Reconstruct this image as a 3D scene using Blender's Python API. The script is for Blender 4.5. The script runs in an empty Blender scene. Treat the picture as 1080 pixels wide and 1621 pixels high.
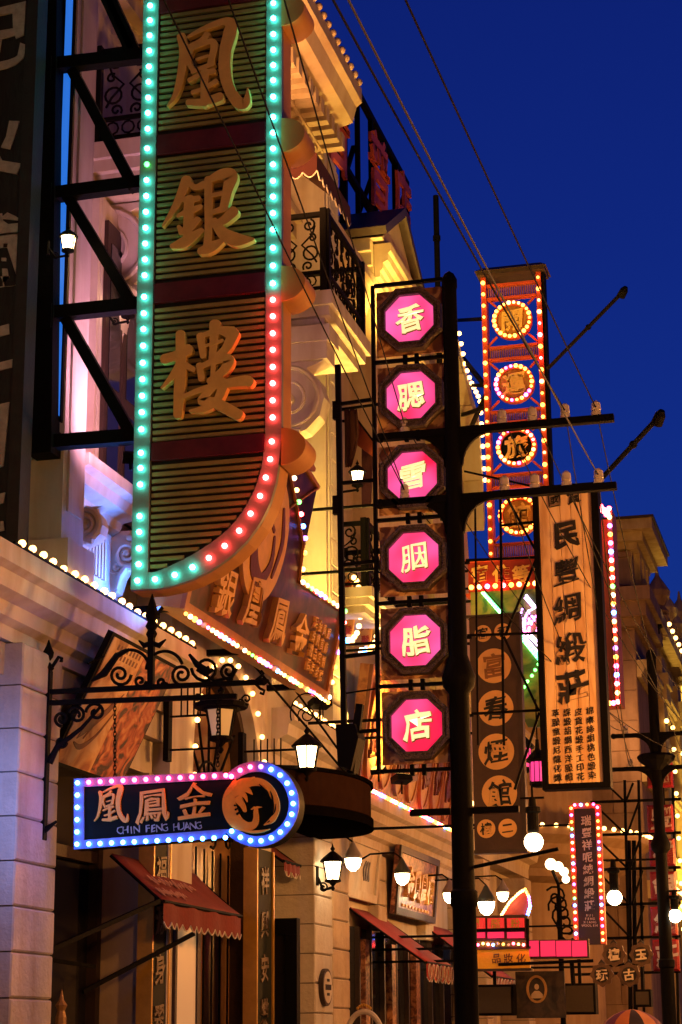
import bpy, bmesh, math, random
from mathutils import Vector, Matrix
random.seed(7)
R_ = math.radians
# ------------------------------------------------------------------ camera
FPX, PSI, TH, RO = 3050.0, R_(14.54), R_(15.33), R_(0.45)
CAM = Vector((0, 0, 1.6))
_fh = Vector((-math.sin(PSI), math.cos(PSI), 0)); _z = Vector((0, 0, 1))
FW = _fh * math.cos(TH) + _z * math.sin(TH)
_r = FW.cross(_z).normalized(); _u = _r.cross(FW)
RT = _r * math.cos(RO) - _u * math.sin(RO); UP = RT.cross(FW)
sc = bpy.context.scene
cam = bpy.data.cameras.new('camera'); camo = bpy.data.objects.new('camera', cam)
sc.collection.objects.link(camo); sc.camera = camo
cam.sensor_fit = 'VERTICAL'; cam.sensor_height = 36; cam.lens = 36 * FPX / 1621
cam.clip_start = .1; cam.clip_end = 5000
m3 = Matrix((RT, UP, -FW)).transposed().to_4x4(); m3.translation = CAM; camo.matrix_world = m3
# ------------------------------------------------------------------ dusk sky, faint last light
w = bpy.data.worlds.new('World'); sc.world = w; w.use_nodes = True
nt = w.node_tree; bg = nt.nodes['Background']
sky = nt.nodes.new('ShaderNodeTexSky'); sky.sky_type = 'NISHITA'; sky.sun_disc = False
sky.sun_elevation = R_(-2.0); sky.sun_rotation = R_(0); sky.altitude = 0; sky.air_density = 1.4; sky.ozone_density = 6
mx = nt.nodes.new('ShaderNodeMix'); mx.data_type = 'RGBA'; mx.blend_type = 'MULTIPLY'; mx.inputs[0].default_value = 1
mx.inputs[7].default_value = (.28, .48, 1.0, 1)
nt.links.new(sky.outputs[0], mx.inputs[6]); nt.links.new(mx.outputs[2], bg.inputs[0])
bg.inputs[1].default_value = 0.95
sun = bpy.data.lights.new('dusk_sun', 'SUN'); sun.energy = .02; sun.angle = R_(12); sun.color = (.55, .65, 1)
suno = bpy.data.objects.new('dusk_sun', sun); sc.collection.objects.link(suno); suno.rotation_euler = (R_(85), 0, R_(180))
sc.view_settings.view_transform = 'Standard'; sc.view_settings.look = 'None'; sc.view_settings.gamma = 1
sc.view_settings.exposure = 0.0
sc.render.engine = 'CYCLES'; sc.cycles.use_denoising = True; sc.cycles.max_bounces = 5; sc.cycles.diffuse_bounces = 3
sc.cycles.glossy_bounces = 3; sc.cycles.use_light_tree = True; sc.cycles.sample_clamp_indirect = 3; sc.cycles.caustics_reflective = False
sc.cycles.caustics_refractive = False
# ------------------------------------------------------------------ pixel rays -> places
def ray(u, v): return FW * FPX + RT * (u - 540) + UP * (810.5 - v)
def onX(u, v, x):
    d = ray(u, v); return CAM + d * (x / d.x)
def onY(u, v, y):
    d = ray(u, v); return CAM + d * (y / d.y)
class Fr:
    """plane with origin O, right U, up V, normal N"""
    def __init__(s, O, U, V):
        s.O = Vector(O); s.U = Vector(U).normalized(); V = Vector(V); s.V = (V - s.U * V.dot(s.U)).normalized(); s.N = s.U.cross(s.V)
    def p(s, a, b, c=0.0): return s.O + s.U * a + s.V * b + s.N * c
    def px(s, u, v, c=0.0):
        d = ray(u, v); O = s.O + s.N * c; t = (O - CAM).dot(s.N) / d.dot(s.N); q = CAM + d * t - O
        return (q.dot(s.U), q.dot(s.V))
    def poly(s, pts): return [s.px(*p) for p in pts]
def fY(y): return Fr((0, y, 0), (1, 0, 0), (0, 0, 1))          # faces the camera side (-Y)
def fX(x): return Fr((x, 0, 0), (0, 1, 0), (0, 0, 1))          # faces the street (+X)
# ------------------------------------------------------------------ materials
MATS = {}
def mat(name, col, rough=.6, metal=0.0, var=.25, scale=6.0, bump=.15, streak=0.0, spec=.4, dirt=None, coat=0):
    if name in MATS: return MATS[name]
    m = bpy.data.materials.new(name); m.use_nodes = True; n = m.node_tree; b = n.nodes['Principled BSDF']
    b.inputs['Roughness'].default_value = rough; b.inputs['Metallic'].default_value = metal
    b.inputs['Specular IOR Level'].default_value = spec
    tc = n.nodes.new('ShaderNodeTexCoord'); geo = n.nodes.new('ShaderNodeNewGeometry')
    mp = n.nodes.new('ShaderNodeMapping'); n.links.new(geo.outputs['Position'], mp.inputs[0])
    nz = n.nodes.new('ShaderNodeTexNoise'); nz.inputs['Scale'].default_value = scale; nz.inputs['Detail'].default_value = 7; nz.inputs['Roughness'].default_value = .65
    n.links.new(mp.outputs[0], nz.inputs['Vector'])
    r = n.nodes.new('ShaderNodeValToRGB'); r.color_ramp.elements[0].position = .3; r.color_ramp.elements[1].position = .7
    d = dirt or tuple(c * (1 - var) for c in col)
    r.color_ramp.elements[0].color = (*d, 1); r.color_ramp.elements[1].color = (*col, 1)
    n.links.new(nz.outputs['Fac'], r.inputs[0]); out = r.outputs[0]
    if streak:
        mp2 = n.nodes.new('ShaderNodeMapping'); mp2.inputs['Scale'].default_value = (3.2, 3.2, .3); n.links.new(geo.outputs['Position'], mp2.inputs[0])
        n2 = n.nodes.new('ShaderNodeTexNoise'); n2.inputs['Scale'].default_value = 1.6; n2.inputs['Detail'].default_value = 6; n.links.new(mp2.outputs[0], n2.inputs['Vector'])
        r2 = n.nodes.new('ShaderNodeValToRGB'); r2.color_ramp.elements[0].position = .3; r2.color_ramp.elements[1].position = .58
        k = 1 - streak; r2.color_ramp.elements[0].color = (k, k * .9, k * .78, 1); r2.color_ramp.elements[1].color = (1, 1, 1, 1)
        n.links.new(n2.outputs['Fac'], r2.inputs[0])
        x = n.nodes.new('ShaderNodeMix'); x.data_type = 'RGBA'; x.blend_type = 'MULTIPLY'; x.inputs[0].default_value = 1
        n.links.new(out, x.inputs[6]); n.links.new(r2.outputs[0], x.inputs[7]); out = x.outputs[2]
    n.links.new(out, b.inputs['Base Color'])
    if bump:
        bp = n.nodes.new('ShaderNodeBump'); bp.inputs['Strength'].default_value = bump; bp.inputs['Distance'].default_value = .02
        n3 = n.nodes.new('ShaderNodeTexNoise'); n3.inputs['Scale'].default_value = scale * 5; n3.inputs['Detail'].default_value = 5
        n.links.new(mp.outputs[0], n3.inputs['Vector']); n.links.new(n3.outputs['Fac'], bp.inputs['Height']); n.links.new(bp.outputs[0], b.inputs['Normal'])
    if coat: b.inputs['Coat Weight'].default_value = coat
    MATS[name] = m; return m
def emit(name, col, s, base=(.8, .8, .8)):
    if name in MATS: return MATS[name]
    m = bpy.data.materials.new(name); m.use_nodes = True; b = m.node_tree.nodes['Principled BSDF']
    b.inputs['Base Color'].default_value = (*base, 1); b.inputs['Roughness'].default_value = .35
    b.inputs['Emission Color'].default_value = (*col, 1); b.inputs['Emission Strength'].default_value = s
    MATS[name] = m; return m
def blotch(name, c1, c2, c3, scale=9, rough=.7, stretch=(1, 1, 1), pos=(.4, .5, .6), bump=.2):
    if name in MATS: return MATS[name]
    m = bpy.data.materials.new(name); m.use_nodes = True; n = m.node_tree; b = n.nodes['Principled BSDF']; b.inputs['Roughness'].default_value = rough
    geo = n.nodes.new('ShaderNodeNewGeometry'); mp = n.nodes.new('ShaderNodeMapping'); mp.inputs['Scale'].default_value = stretch
    n.links.new(geo.outputs['Position'], mp.inputs[0])
    nz = n.nodes.new('ShaderNodeTexNoise'); nz.inputs['Scale'].default_value = scale; nz.inputs['Detail'].default_value = 8; nz.inputs['Distortion'].default_value = 1.2
    n.links.new(mp.outputs[0], nz.inputs['Vector']); r = n.nodes.new('ShaderNodeValToRGB'); e = r.color_ramp.elements
    e[0].position = pos[0]; e[0].color = (*c1, 1); e[1].position = pos[2]; e[1].color = (*c3, 1); k = e.new(pos[1]); k.color = (*c2, 1)
    n.links.new(nz.outputs['Fac'], r.inputs[0]); n.links.new(r.outputs[0], b.inputs['Base Color'])
    bp = n.nodes.new('ShaderNodeBump'); bp.inputs['Strength'].default_value = bump; bp.inputs['Distance'].default_value = .02
    n.links.new(nz.outputs['Fac'], bp.inputs['Height']); n.links.new(bp.outputs[0], b.inputs['Normal'])
    MATS[name] = m; return m
PLASTER = mat('cream_plaster', (.56, .52, .47), .75, streak=.22, scale=1.7, var=.2, bump=.25)
PLASTER2 = mat('warm_plaster', (.52, .43, .31), .75, streak=.12, scale=3.2, var=.18, bump=.25)
STONE = mat('pale_stone', (.5, .47, .43), .8, streak=.15, scale=5, var=.22, bump=.5)
STONE2 = mat('buff_stone', (.5, .4, .28), .8, streak=.1, scale=5, var=.25, bump=.5)
JOINT = mat('mortar', (.16, .14, .12), .9, scale=12)
DARKSTONE = mat('brown_render', (.3, .2, .14), .85, streak=.3, scale=3, var=.3)
IRON = mat('black_iron', (.005, .0045, .0045), .65, 0, spec=.06, var=.3, scale=20, bump=.3)
STEEL = mat('black_painted_steel', (.004, .0038, .004), .65, 0, spec=.06, var=.3, scale=9, bump=.2)
GOLD = mat('gold_paint', (.62, .36, .06), .38, .35, var=.25, scale=9, bump=.1)
OCHRE = mat('ochre_letter', (.8, .56, .17), .5, .1, var=.2, scale=8, bump=.1)
OCHRESIDE = mat('ochre_panel', (.45, .21, .05), .6, 0, var=.2, scale=5, bump=.1)
MAROON = mat('maroon_canvas', (.17, .018, .018), .85, var=.3, scale=5, bump=.3)
REDCAN = mat('red_canvas', (.3, .025, .016), .8, var=.25, scale=5, bump=.3)
TRIM = mat('pale_trim_cord', (.6, .55, .5), .8)
DARKWOOD = mat('dark_wood', (.045, .026, .018), .55, var=.4, scale=7, bump=.2)
BROWNWOOD = mat('brown_sign_board', (.15, .03, .018), .42, var=.45, scale=4, bump=.15)
BORDERW = mat('white_enamel', (.17, .19, .18), .45, var=.12, scale=15, bump=.05)
KEYB = mat('blue_grey_enamel', (.15, .17, .34), .4, var=.12, scale=15, bump=.05)
BLACKBOARD = mat('black_board', (.003, .007, .005), .6, var=.3, scale=6, bump=.05, spec=.1)
GLASS = mat('dark_glass', (.02, .02, .022), .08, 0, var=.3, scale=1.5, bump=.02, spec=.8)
SLATW = mat('slat_green_ochre', (.27, .22, .07), .55, var=.3, scale=7, bump=.15)
MAROONBAND = mat('maroon_band', (.11, .012, .02), .3, var=.5, scale=5, bump=.1)
CERAMIC = mat('white_porcelain', (.62, .56, .48), .3, var=.2, scale=20, bump=.03)
BLACKINK = mat('black_ink', (.014, .012, .01), .6, var=.3, scale=20)
WHITEINK = mat('white_ink', (.5, .5, .45), .7, var=.4, scale=18)
# ------------------------------------------------------------------ mesh collector
ORG = {}
COL = sc.collection
class MB:
    def __init__(s): s.V = []; s.F = []
    def add(s, vs, fs):
        k = len(s.V); s.V += [Vector(v) for v in vs]; s.F += [tuple(i + k for i in f) for f in fs]; return s
    def hexa(s, q):
        return s.add(q, [(0, 3, 2, 1), (4, 5, 6, 7), (0, 1, 5, 4), (1, 2, 6, 5), (2, 3, 7, 6), (3, 0, 4, 7)])
    def box(s, a, b):
        (x0, y0, z0), (x1, y1, z1) = a, b
        x0, x1 = sorted((x0, x1)); y0, y1 = sorted((y0, y1)); z0, z1 = sorted((z0, z1))
        return s.hexa([(x0, y0, z0), (x1, y0, z0), (x1, y1, z0), (x0, y1, z0), (x0, y0, z1), (x1, y0, z1), (x1, y1, z1), (x0, y1, z1)])
    def fbox(s, F, a0, a1, b0, b1, c0, c1):
        a0, a1 = sorted((a0, a1)); b0, b1 = sorted((b0, b1)); c0, c1 = sorted((c0, c1))
        return s.hexa([F.p(*t) for t in ((a0, b0, c0), (a1, b0, c0), (a1, b1, c0), (a0, b1, c0), (a0, b0, c1), (a1, b0, c1), (a1, b1, c1), (a0, b1, c1))])
    def stone(s, F, a0, a1, b0, b1, c0, c1, ch=.012):
        q = [F.p(*t) for t in ((a0, b0, c0), (a1, b0, c0), (a1, b1, c0), (a0, b1, c0), (a0, b0, c1 - ch), (a1, b0, c1 - ch), (a1, b1, c1 - ch), (a0, b1, c1 - ch),
             (a0 + ch, b0 + ch, c1), (a1 - ch, b0 + ch, c1), (a1 - ch, b1 - ch, c1), (a0 + ch, b1 - ch, c1))]
        f = [(0, 3, 2, 1), (8, 9, 10, 11)]
        for i in range(4):
            j = (i + 1) % 4; f += [(i, j, j + 4, i + 4), (i + 4, j + 4, j + 8, i + 8)]
        return s.add(q, f)
    def prism(s, F, pts, c0, c1):
        n = len(pts); ar = sum(pts[i][0] * pts[(i + 1) % n][1] - pts[(i + 1) % n][0] * pts[i][1] for i in range(n))
        if ar < 0: pts = pts[::-1]
        v = [F.p(a, b, c0) for a, b in pts] + [F.p(a, b, c1) for a, b in pts]
        return s.add(v, [tuple(range(n - 1, -1, -1)), tuple(range(n, 2 * n))] + [(i, (i + 1) % n, (i + 1) % n + n, i + n) for i in range(n)])
    def ring(s, F, o, i_, c0, c1):
        n = len(o); v = [F.p(a, b, c) for c in (c0, c1) for P in (o, i_) for a, b in P]; f = []
        for i in range(n):
            j = (i + 1) % n
            f += [(2 * n + i, 2 * n + j, 3 * n + j, 3 * n + i), (i, n + i, n + j, j), (i, j, 2 * n + j, 2 * n + i), (n + j, n + i, 3 * n + i, 3 * n + j)]
        return s.add(v, f)
    def tube(s, pts, r, n=6, closed=False, caps=True):
        pts = [Vector(p) for p in pts]; m = len(pts); v = []; f = []
        rr = r if isinstance(r, (list, tuple)) else [r] * m
        ref = None
        for i, p in enumerate(pts):
            t = (pts[min(i + 1, m - 1)] - pts[max(i - 1, 0)]) if not closed else (pts[(i + 1) % m] - pts[i - 1])
            t = t.normalized() if t.length > 1e-9 else Vector((0, 0, 1))
            if ref is None: ref = t.orthogonal().normalized()
            else:
                ref = ref - t * ref.dot(t); ref = ref.normalized() if ref.length > 1e-6 else t.orthogonal().normalized()
            bi = t.cross(ref)
            for k in range(n):
                a = 2 * math.pi * k / n; v.append(p + (ref * math.cos(a) + bi * math.sin(a)) * rr[i])
        for i in range(m if closed else m - 1):
            i2 = (i + 1) % m
            for k in range(n): f.append((i * n + k, i * n + (k + 1) % n, i2 * n + (k + 1) % n, i2 * n + k))
        if caps and not closed: f += [tuple(range(n - 1, -1, -1)), tuple(range((m - 1) * n, m * n))]
        return s.add(v, f)
    def bar(s, a, b, w, h=None):
        """square-section bar from a to b"""
        a = Vector(a); b = Vector(b); h = h or w; t = (b - a).normalized()
        side = t.cross(Vector((0, 0, 1))); side = side.normalized() if side.length > 1e-4 else Vector((1, 0, 0)); u = side.cross(t)
        q = []
        for p in (a, b):
            for sx, sy in ((-1, -1), (1, -1), (1, 1), (-1, 1)): q.append(p + side * sx * w / 2 + u * sy * h / 2)
        return s.hexa(q)
    def lathe(s, c, prof, n=16, axis=None):
        c = Vector(c); az = Vector(axis or (0, 0, 1)).normalized(); ax = az.orthogonal().normalized(); ay = az.cross(ax); v = []; f = []
        for r, z in prof:
            for k in range(n):
                a = 2 * math.pi * k / n; v.append(c + az * z + (ax * math.cos(a) + ay * math.sin(a)) * max(r, 1e-4))
        for i in range(len(prof) - 1):
            for k in range(n): f.append((i * n + k, i * n + (k + 1) % n, (i + 1) * n + (k + 1) % n, (i + 1) * n + k))
        f += [tuple(range(n - 1, -1, -1)), tuple(range((len(prof) - 1) * n, len(prof) * n))]
        return s.add(v, f)
    def ball(s, c, r, n=12, sz=1.0):
        k = max(5, n // 2 + 1); return s.lathe(c, [(r * math.sin(math.pi * i / k), -r * sz * math.cos(math.pi * i / k)) for i in range(k + 1)], n)
    def sweep(s, prof, y0, y1, x, z):
        """moulding along the street: prof = [(out, up)...] measured from (x, z)"""
        n = len(prof); v = [(x + a, y, z + b) for y in (y0, y1) for a, b in prof]
        return s.add(v, [tuple(range(n)), tuple(range(2 * n - 1, n - 1, -1))] + [(i, i + n, (i + 1) % n + n, (i + 1) % n) for i in range(n)])
    def glyph(s, F, ch, a, b, size, c, d, bold=.02, rot=0.0, warp=1.0, sx=1.0):
        vs, fs = glyph_data(ch, bold, warp); cr, sr = math.cos(rot), math.sin(rot)
        return s.add([F.p(a + size * sx * (x * cr - y * sr), b + size * (x * sr + y * cr), c if z < 0 else c + d) for x, y, z in vs], fs)
    def brush(s, F, strokes, fn, wsc, c0, c1, step=.0007):
        """brush strokes: each a list of (x, y, width)"""
        for si, st in enumerate(strokes):
            P = [(*fn(x, y), wd * wsc) for x, y, wd in st]; Q = []
            for i in range(len(P) - 1):
                p0, p1, p2, p3 = P[max(i - 1, 0)], P[i], P[i + 1], P[min(i + 2, len(P) - 1)]
                for k in range(5):
                    t = k / 5; Q.append(tuple(.5 * (2 * p1[j] + (p2[j] - p0[j]) * t + (2 * p0[j] - 5 * p1[j] + 4 * p2[j] - p3[j]) * t * t + (3 * p1[j] - p0[j] - 3 * p2[j] + p3[j]) * t ** 3) for j in range(3)))
            Q.append(P[-1]); L = []; Rr = []
            for i, q in enumerate(Q):
                a, b = Q[max(i - 1, 0)], Q[min(i + 1, len(Q) - 1)]; dx, dy = b[0] - a[0], b[1] - a[1]; l = math.hypot(dx, dy) or 1
                nx, ny = -dy / l, dx / l; h = max(q[2], .002) / 2; L.append((q[0] + nx * h, q[1] + ny * h)); Rr.append((q[0] - nx * h, q[1] - ny * h))
            def cap(q, prev):
                dx, dy = q[0] - prev[0], q[1] - prev[1]; l = math.hypot(dx, dy) or 1; dx /= l; dy /= l; h = max(q[2], .002) / 2
                return [(q[0] + h * (dx * .75 * math.sin(a) - dy * math.cos(a)), q[1] + h * (dy * .75 * math.sin(a) + dx * math.cos(a))) for a in (.6, 1.2, 1.95, 2.55)]
            ce = cap(Q[-1], Q[-2]); cs = cap(Q[0], Q[1]); n = len(L); cc = c1 + si * step
            out = L + ce + Rr[::-1] + cs; m = len(out)
            v = [F.p(*p, c0) for p in out] + [F.p(*p, cc) for p in out]; f = []
            for i in range(m): j = (i + 1) % m; f.append((j, i, i + m, j + m))
            # front face strip
            ri = lambda i: n + 4 + (n - 1 - i)
            for i in range(n - 1): f.append((m + i, m + ri(i), m + ri(i + 1), m + i + 1))
            f.append((m + n - 1,) + tuple(m + x for x in (ri(n - 1), n + 3, n + 2, n + 1, n)))
            f.append((m + ri(0), m + 0) + tuple(m + x for x in (2 * n + 7, 2 * n + 6, 2 * n + 5, 2 * n + 4)))
            s.add(v, f)
        return s
    def build(s, name, material, parent=None, smooth=False, kind=None, label=None):
        o0 = ORG.get(parent.name, Vector()) if parent else Vector()
        me = bpy.data.meshes.new(name); me.from_pydata([v - o0 for v in s.V], [], s.F)
        bm = bmesh.new(); bm.from_mesh(me); bmesh.ops.recalc_face_normals(bm, faces=bm.faces); bm.to_mesh(me); bm.free()
        if smooth:
            for p in me.polygons: p.use_smooth = True
            try: me.set_sharp_from_angle(angle=R_(40))
            except Exception: pass
        me.materials.append(material); o = bpy.data.objects.new(name, me); COL.objects.link(o)
        if parent: o.parent = parent; ORG[o.name] = o0.copy()
        if kind: o['kind'] = kind
        if label: o['label'] = label
        return o
GC = {}
def glyph_data(ch, bold, warp):
    k = (ch, bold, warp)
    if k in GC: return GC[k]
    cu = bpy.data.curves.new('g', 'FONT'); cu.body = ch; cu.offset = bold; cu.extrude = .05; cu.resolution_u = 2
    o = bpy.data.objects.new('g', cu); COL.objects.link(o); dg = bpy.context.evaluated_depsgraph_get()
    me = bpy.data.meshes.new_from_object(o.evaluated_get(dg))
    xs = [v.co.x for v in me.vertices]; cx = (min(xs) + max(xs)) / 2; ys = [v.co.y for v in me.vertices]
    cy = .38 if ord(ch[0]) > 0x2000 else (min(ys) + max(ys)) / 2
    sd = sum(map(ord, ch)) % 17
    vs = []
    for v in me.vertices:
        x, y = v.co.x - cx, v.co.y - cy
        dx = warp * (.022 * math.sin(y * 9 + sd) + .016 * math.sin(x * 13 + y * 5 + sd * 2)); dy = warp * (.10 * x + .02 * math.sin(x * 11 + sd) + .014 * math.sin(y * 17 + sd))
        vs.append((x + dx, y + dy, v.co.z))
    fs = [tuple(p.vertices) for p in me.polygons]
    bpy.data.objects.remove(o); bpy.data.curves.remove(cu); bpy.data.meshes.remove(me); GC[k] = (vs, fs); return GC[k]
def thing(name, label, cat, loc=(0, 0, 0), group=None):
    o = bpy.data.objects.new(name, None); COL.objects.link(o); o.location = loc; o.empty_display_size = .2
    ORG[o.name] = Vector(loc); o['label'] = label; o['category'] = cat
    if group: o['group'] = group
    return o
def tag(o, label, cat, group=None):
    o['label'] = label; o['category'] = cat
    if group: o['group'] = group
    return o
# ------------------------------------------------------------------ bulbs
def ico(name, m, sub=2):
    bm = bmesh.new(); bmesh.ops.create_icosphere(bm, subdivisions=sub, radius=1); me = bpy.data.meshes.new(name); bm.to_mesh(me); bm.free()
    for p in me.polygons: p.use_smooth = True
    me.materials.append(m); return me
BC = {'teal': ((.06, 1, .72), 30), 'red': ((1, .04, .04), 58), 'blue': ((.04, .2, 1), 34), 'pink': ((1, .035, .1), 34), 'warm': ((1, .5, .13), 8),
      'green': ((.08, 1, .14), 6), 'violet': ((.55, .15, 1), 7), 'amber': ((1, .36, .04), 7), 'white': ((1, .66, .32), 8), 'cyan': ((.15, .7, 1), 5), 'magenta': ((1, .1, .6), 6), 'dim': ((1, .3, .1), .5)}
BULB = {k: ico('bulb', emit('bulb_' + k, c, s)) for k, (c, s) in BC.items()}
def bulb(parent, p, r, col, name='bulb'):
    o = bpy.data.objects.new(name, BULB[col]); COL.objects.link(o); o.parent = parent
    o.location = Vector(p) - ORG[parent.name]; o.scale = (r, r, r); ORG[o.name] = ORG[parent.name]; return o
def along(pts, n):
    """n evenly spaced points on a polyline of Vectors"""
    pts = [Vector(p) for p in pts]; L = [0]
    for i in range(1, len(pts)): L.append(L[-1] + (pts[i] - pts[i - 1]).length)
    out = []
    for k in range(n):
        t = L[-1] * k / (n - 1); i = 1
        while i < len(L) - 1 and L[i] < t: i += 1
        out.append(pts[i - 1].lerp(pts[i], (t - L[i - 1]) / ((L[i] - L[i - 1]) or 1)))
    return out
MULTI = ['amber', 'warm', 'pink', 'white', 'blue', 'warm', 'amber', 'red', 'white', 'violet', 'green', 'warm', 'pink', 'amber']
def arc(cx, cy, rx, ry, a0, a1, n): return [(cx + rx * math.cos(R_(a0 + (a1 - a0) * i / (n - 1))), cy + ry * math.sin(R_(a0 + (a1 - a0) * i / (n - 1)))) for i in range(n)]
def spiral(cx, cy, r0, r1, a0, turns, n=26):
    return [(cx + (r0 + (r1 - r0) * i / (n - 1)) * math.cos(R_(a0) + 2 * math.pi * turns * i / (n - 1)), cy + (r0 + (r1 - r0) * i / (n - 1)) * math.sin(R_(a0) + 2 * math.pi * turns * i / (n - 1))) for i in range(n)]
def ftube(mb, F, pts, c, r, n=6): return mb.tube([F.p(a, b, c) for a, b in pts], r, n)
def spot(parent, p, target, col, power, size=R_(100), blend=.8, rad=.08):
    l = bpy.data.lights.new('lamp_light', 'SPOT'); l.energy = power; l.color = col; l.spot_size = size; l.spot_blend = blend; l.shadow_soft_size = rad
    o = bpy.data.objects.new('lamp_light', l); COL.objects.link(o); o.parent = parent; o.location = Vector(p) - ORG[parent.name]
    o.rotation_euler = (Vector(target) - Vector(p)).to_track_quat('-Z', 'Y').to_euler(); return o
def point(parent, p, col, power, rad=.05):
    l = bpy.data.lights.new('lamp_light', 'POINT'); l.energy = power; l.color = col; l.shadow_soft_size = rad
    o = bpy.data.objects.new('lamp_light', l); COL.objects.link(o); o.parent = parent; o.location = Vector(p) - ORG[parent.name]; return o
def flood(label, p, target, col, power, size=110, s=.16, group='colour floodlights on ledges'):
    p = Vector(p); t = thing('floodlight', label, 'floodlight', p, group); d = (Vector(target) - p).normalized()
    side = d.cross(Vector((0, 0, 1))); side = side.normalized() if side.length > .05 else Vector((0, 1, 0)); F = Fr(p, side, side.cross(d) * -1)
    if F.N.dot(d) < 0: F = Fr(p, side * -1, F.V)
    b = MB(); b.fbox(F, -s * .7, s * .7, -s * .5, s * .5, -s * .5, 0); b.build('housing', IRON, t)
    b = MB(); b.fbox(F, -s * .6, s * .6, -s * .4, s * .4, 0.001, .008); b.build('lens', emit('lens_%.2f_%.2f_%.2f' % col, col, 3), t)
    b = MB(); q = F.p(0, 0, -s * .3); b.tube([q, q - Vector((0, 0, s * 1.1))], .014); b.build('stand', IRON, t)
    spot(t, F.p(0, 0, .03), target, col, power, R_(size), .9, .25); return t

def struts(t, y, x_edge, zs, x_wall=-6.02, w=.03):
    """flat bars that tie a sign back to the facade"""
    for z in zs: m = MB(); m.bar((x_wall, y, z), (x_edge, y, z), w); m.build('wall_strut', STEEL, t)
# ================================================================== the setting
g = MB(); g.box((-400, -300, -.3), (400, 900, 0)); o = g.build('street_ground', mat('dark_paving', (.07, .065, .06), .6, scale=3)); o['kind'] = 'structure'
g = MB(); g.box((-6.6, -20, 0.004), (-3.6, 140, .13)); o = g.build('pavement', mat('grey_pavement', (.2, .19, .18), .8, scale=3)); o['kind'] = 'structure'
def cornice_prof(d, h):
    return [(0, 0), (d * .35, 0), (d * .35, h * .18), (d * .5, h * .25), (d * .55, h * .42), (d * .8, h * .5), (d * .85, h * .7), (d, h * .76), (d, h), (0, h)]
def courses(parent, F, a0, a1, b0, b1, h, c0, c1, material=None, w=None, gap=.012):
    """coursed stone: every block an object"""
    n = max(1, round((b1 - b0) / h)); hh = (b1 - b0) / n
    for i in range(n):
        cuts = [a0, a1]
        if w and a1 - a0 > w * 1.4:
            off = (i % 2) * w * .5; cuts = [a0] + [x for x in [a0 + off + w * k for k in range(0, 60)] if a0 + w * .3 < x < a1 - w * .3] + [a1]
        for k in range(len(cuts) - 1):
            j = random.uniform(-.002, .002); m = MB()
            m.stone(F, cuts[k] + gap / 2, cuts[k + 1] - gap / 2, b0 + i * hh + gap / 2, b0 + (i + 1) * hh - gap / 2, c0, c1 + j); m.build('stone', material or STONE, parent)
def pilaster(parent, y0, y1, x0, x1, z0, z1, h=.31, material=None):
    """coursed pilaster: a mortar core wrapped with blocks that show on the street and camera sides"""
    c = MB(); c.box((x0, y0 + .02, z0), (x1 - .02, y1 - .02, z1)); c.build('pilaster_core', JOINT, parent)
    n = max(1, round((z1 - z0) / h)); hh = (z1 - z0) / n
    for i in range(n):
        j = random.uniform(-.003, .003); m = MB(); F = fX(x1)
        a, b, lo, hi = y0 + j, y1 + j, z0 + i * hh + .006, z0 + (i + 1) * hh - .006; e = .012
        # block with chamfered street face and chamfered camera face
        v = [(x0, a, lo), (x0, b, lo), (x0, b, hi), (x0, a, hi), (x1 - e + j, a, lo), (x1 - e + j, b, lo), (x1 - e + j, b, hi), (x1 - e + j, a, hi), (x1 + j, a + e, lo + e), (x1 + j, b - e, lo + e), (x1 + j, b - e, hi - e), (x1 + j, a + e, hi - e)]
        f = [(0, 1, 2, 3), (8, 9, 10, 11)]
        for q in range(4): r = (q + 1) % 4; f += [(q, r, r + 4, q + 4), (q + 4, r + 4, r + 8, q + 8)]
        m.add(v, f); m.build('stone', material or STONE, parent)
def console(parent, y0, y1, x0, z1, depth, height, name='scroll_bracket', m=PLASTER):
    """S-scroll bracket under a balcony, spiral raised on its camera side"""
    F = Fr((x0, y0, z1), (1, 0, 0), (0, 0, 1)); o = []
    r = height * .3
    prof = [(0, 0), (depth, 0)] + [(depth - r + r * math.cos(R_(a)) * 1.0, -r * 1.05 + r * math.sin(R_(a))) for a in (60, 30, 0, -30, -60, -90)] + \
           [(depth * .48, -height * .58), (depth * .33, -height * .72), (depth * .26, -height * .86), (depth * .2, -height * .97), (depth * .05, -height), (0, -height)]
    b = MB(); b.prism(F, prof, -(y1 - y0), 0); p = b.build(name, m, parent)
    b = MB(); b.tube([F.p(a, q, .01) for a, q in spiral(depth - r, -r * 1.05, r * .93, r * .12, 90, -2.1, 40)], [.028 - .012 * i / 39 for i in range(40)], 6)
    b.ball(F.p(depth - r, -r * 1.05, 0), r * .2, 8)
    b.tube([F.p(a, q, .008) for a, q in [(depth * .75, -r * 1.95), (depth * .48, -height * .54), (depth * .3, -height * .7), (depth * .2, -height * .93)]], [.03, .03, .025, .018], 6)
    b.tube([F.p(a, q, .005) for a, q in spiral(depth * .2, -height * .55, height * .13, .01, 200, 1.4, 20)], .014, 5)
    b.build('scroll_carving', m, p, True); return p
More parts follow.
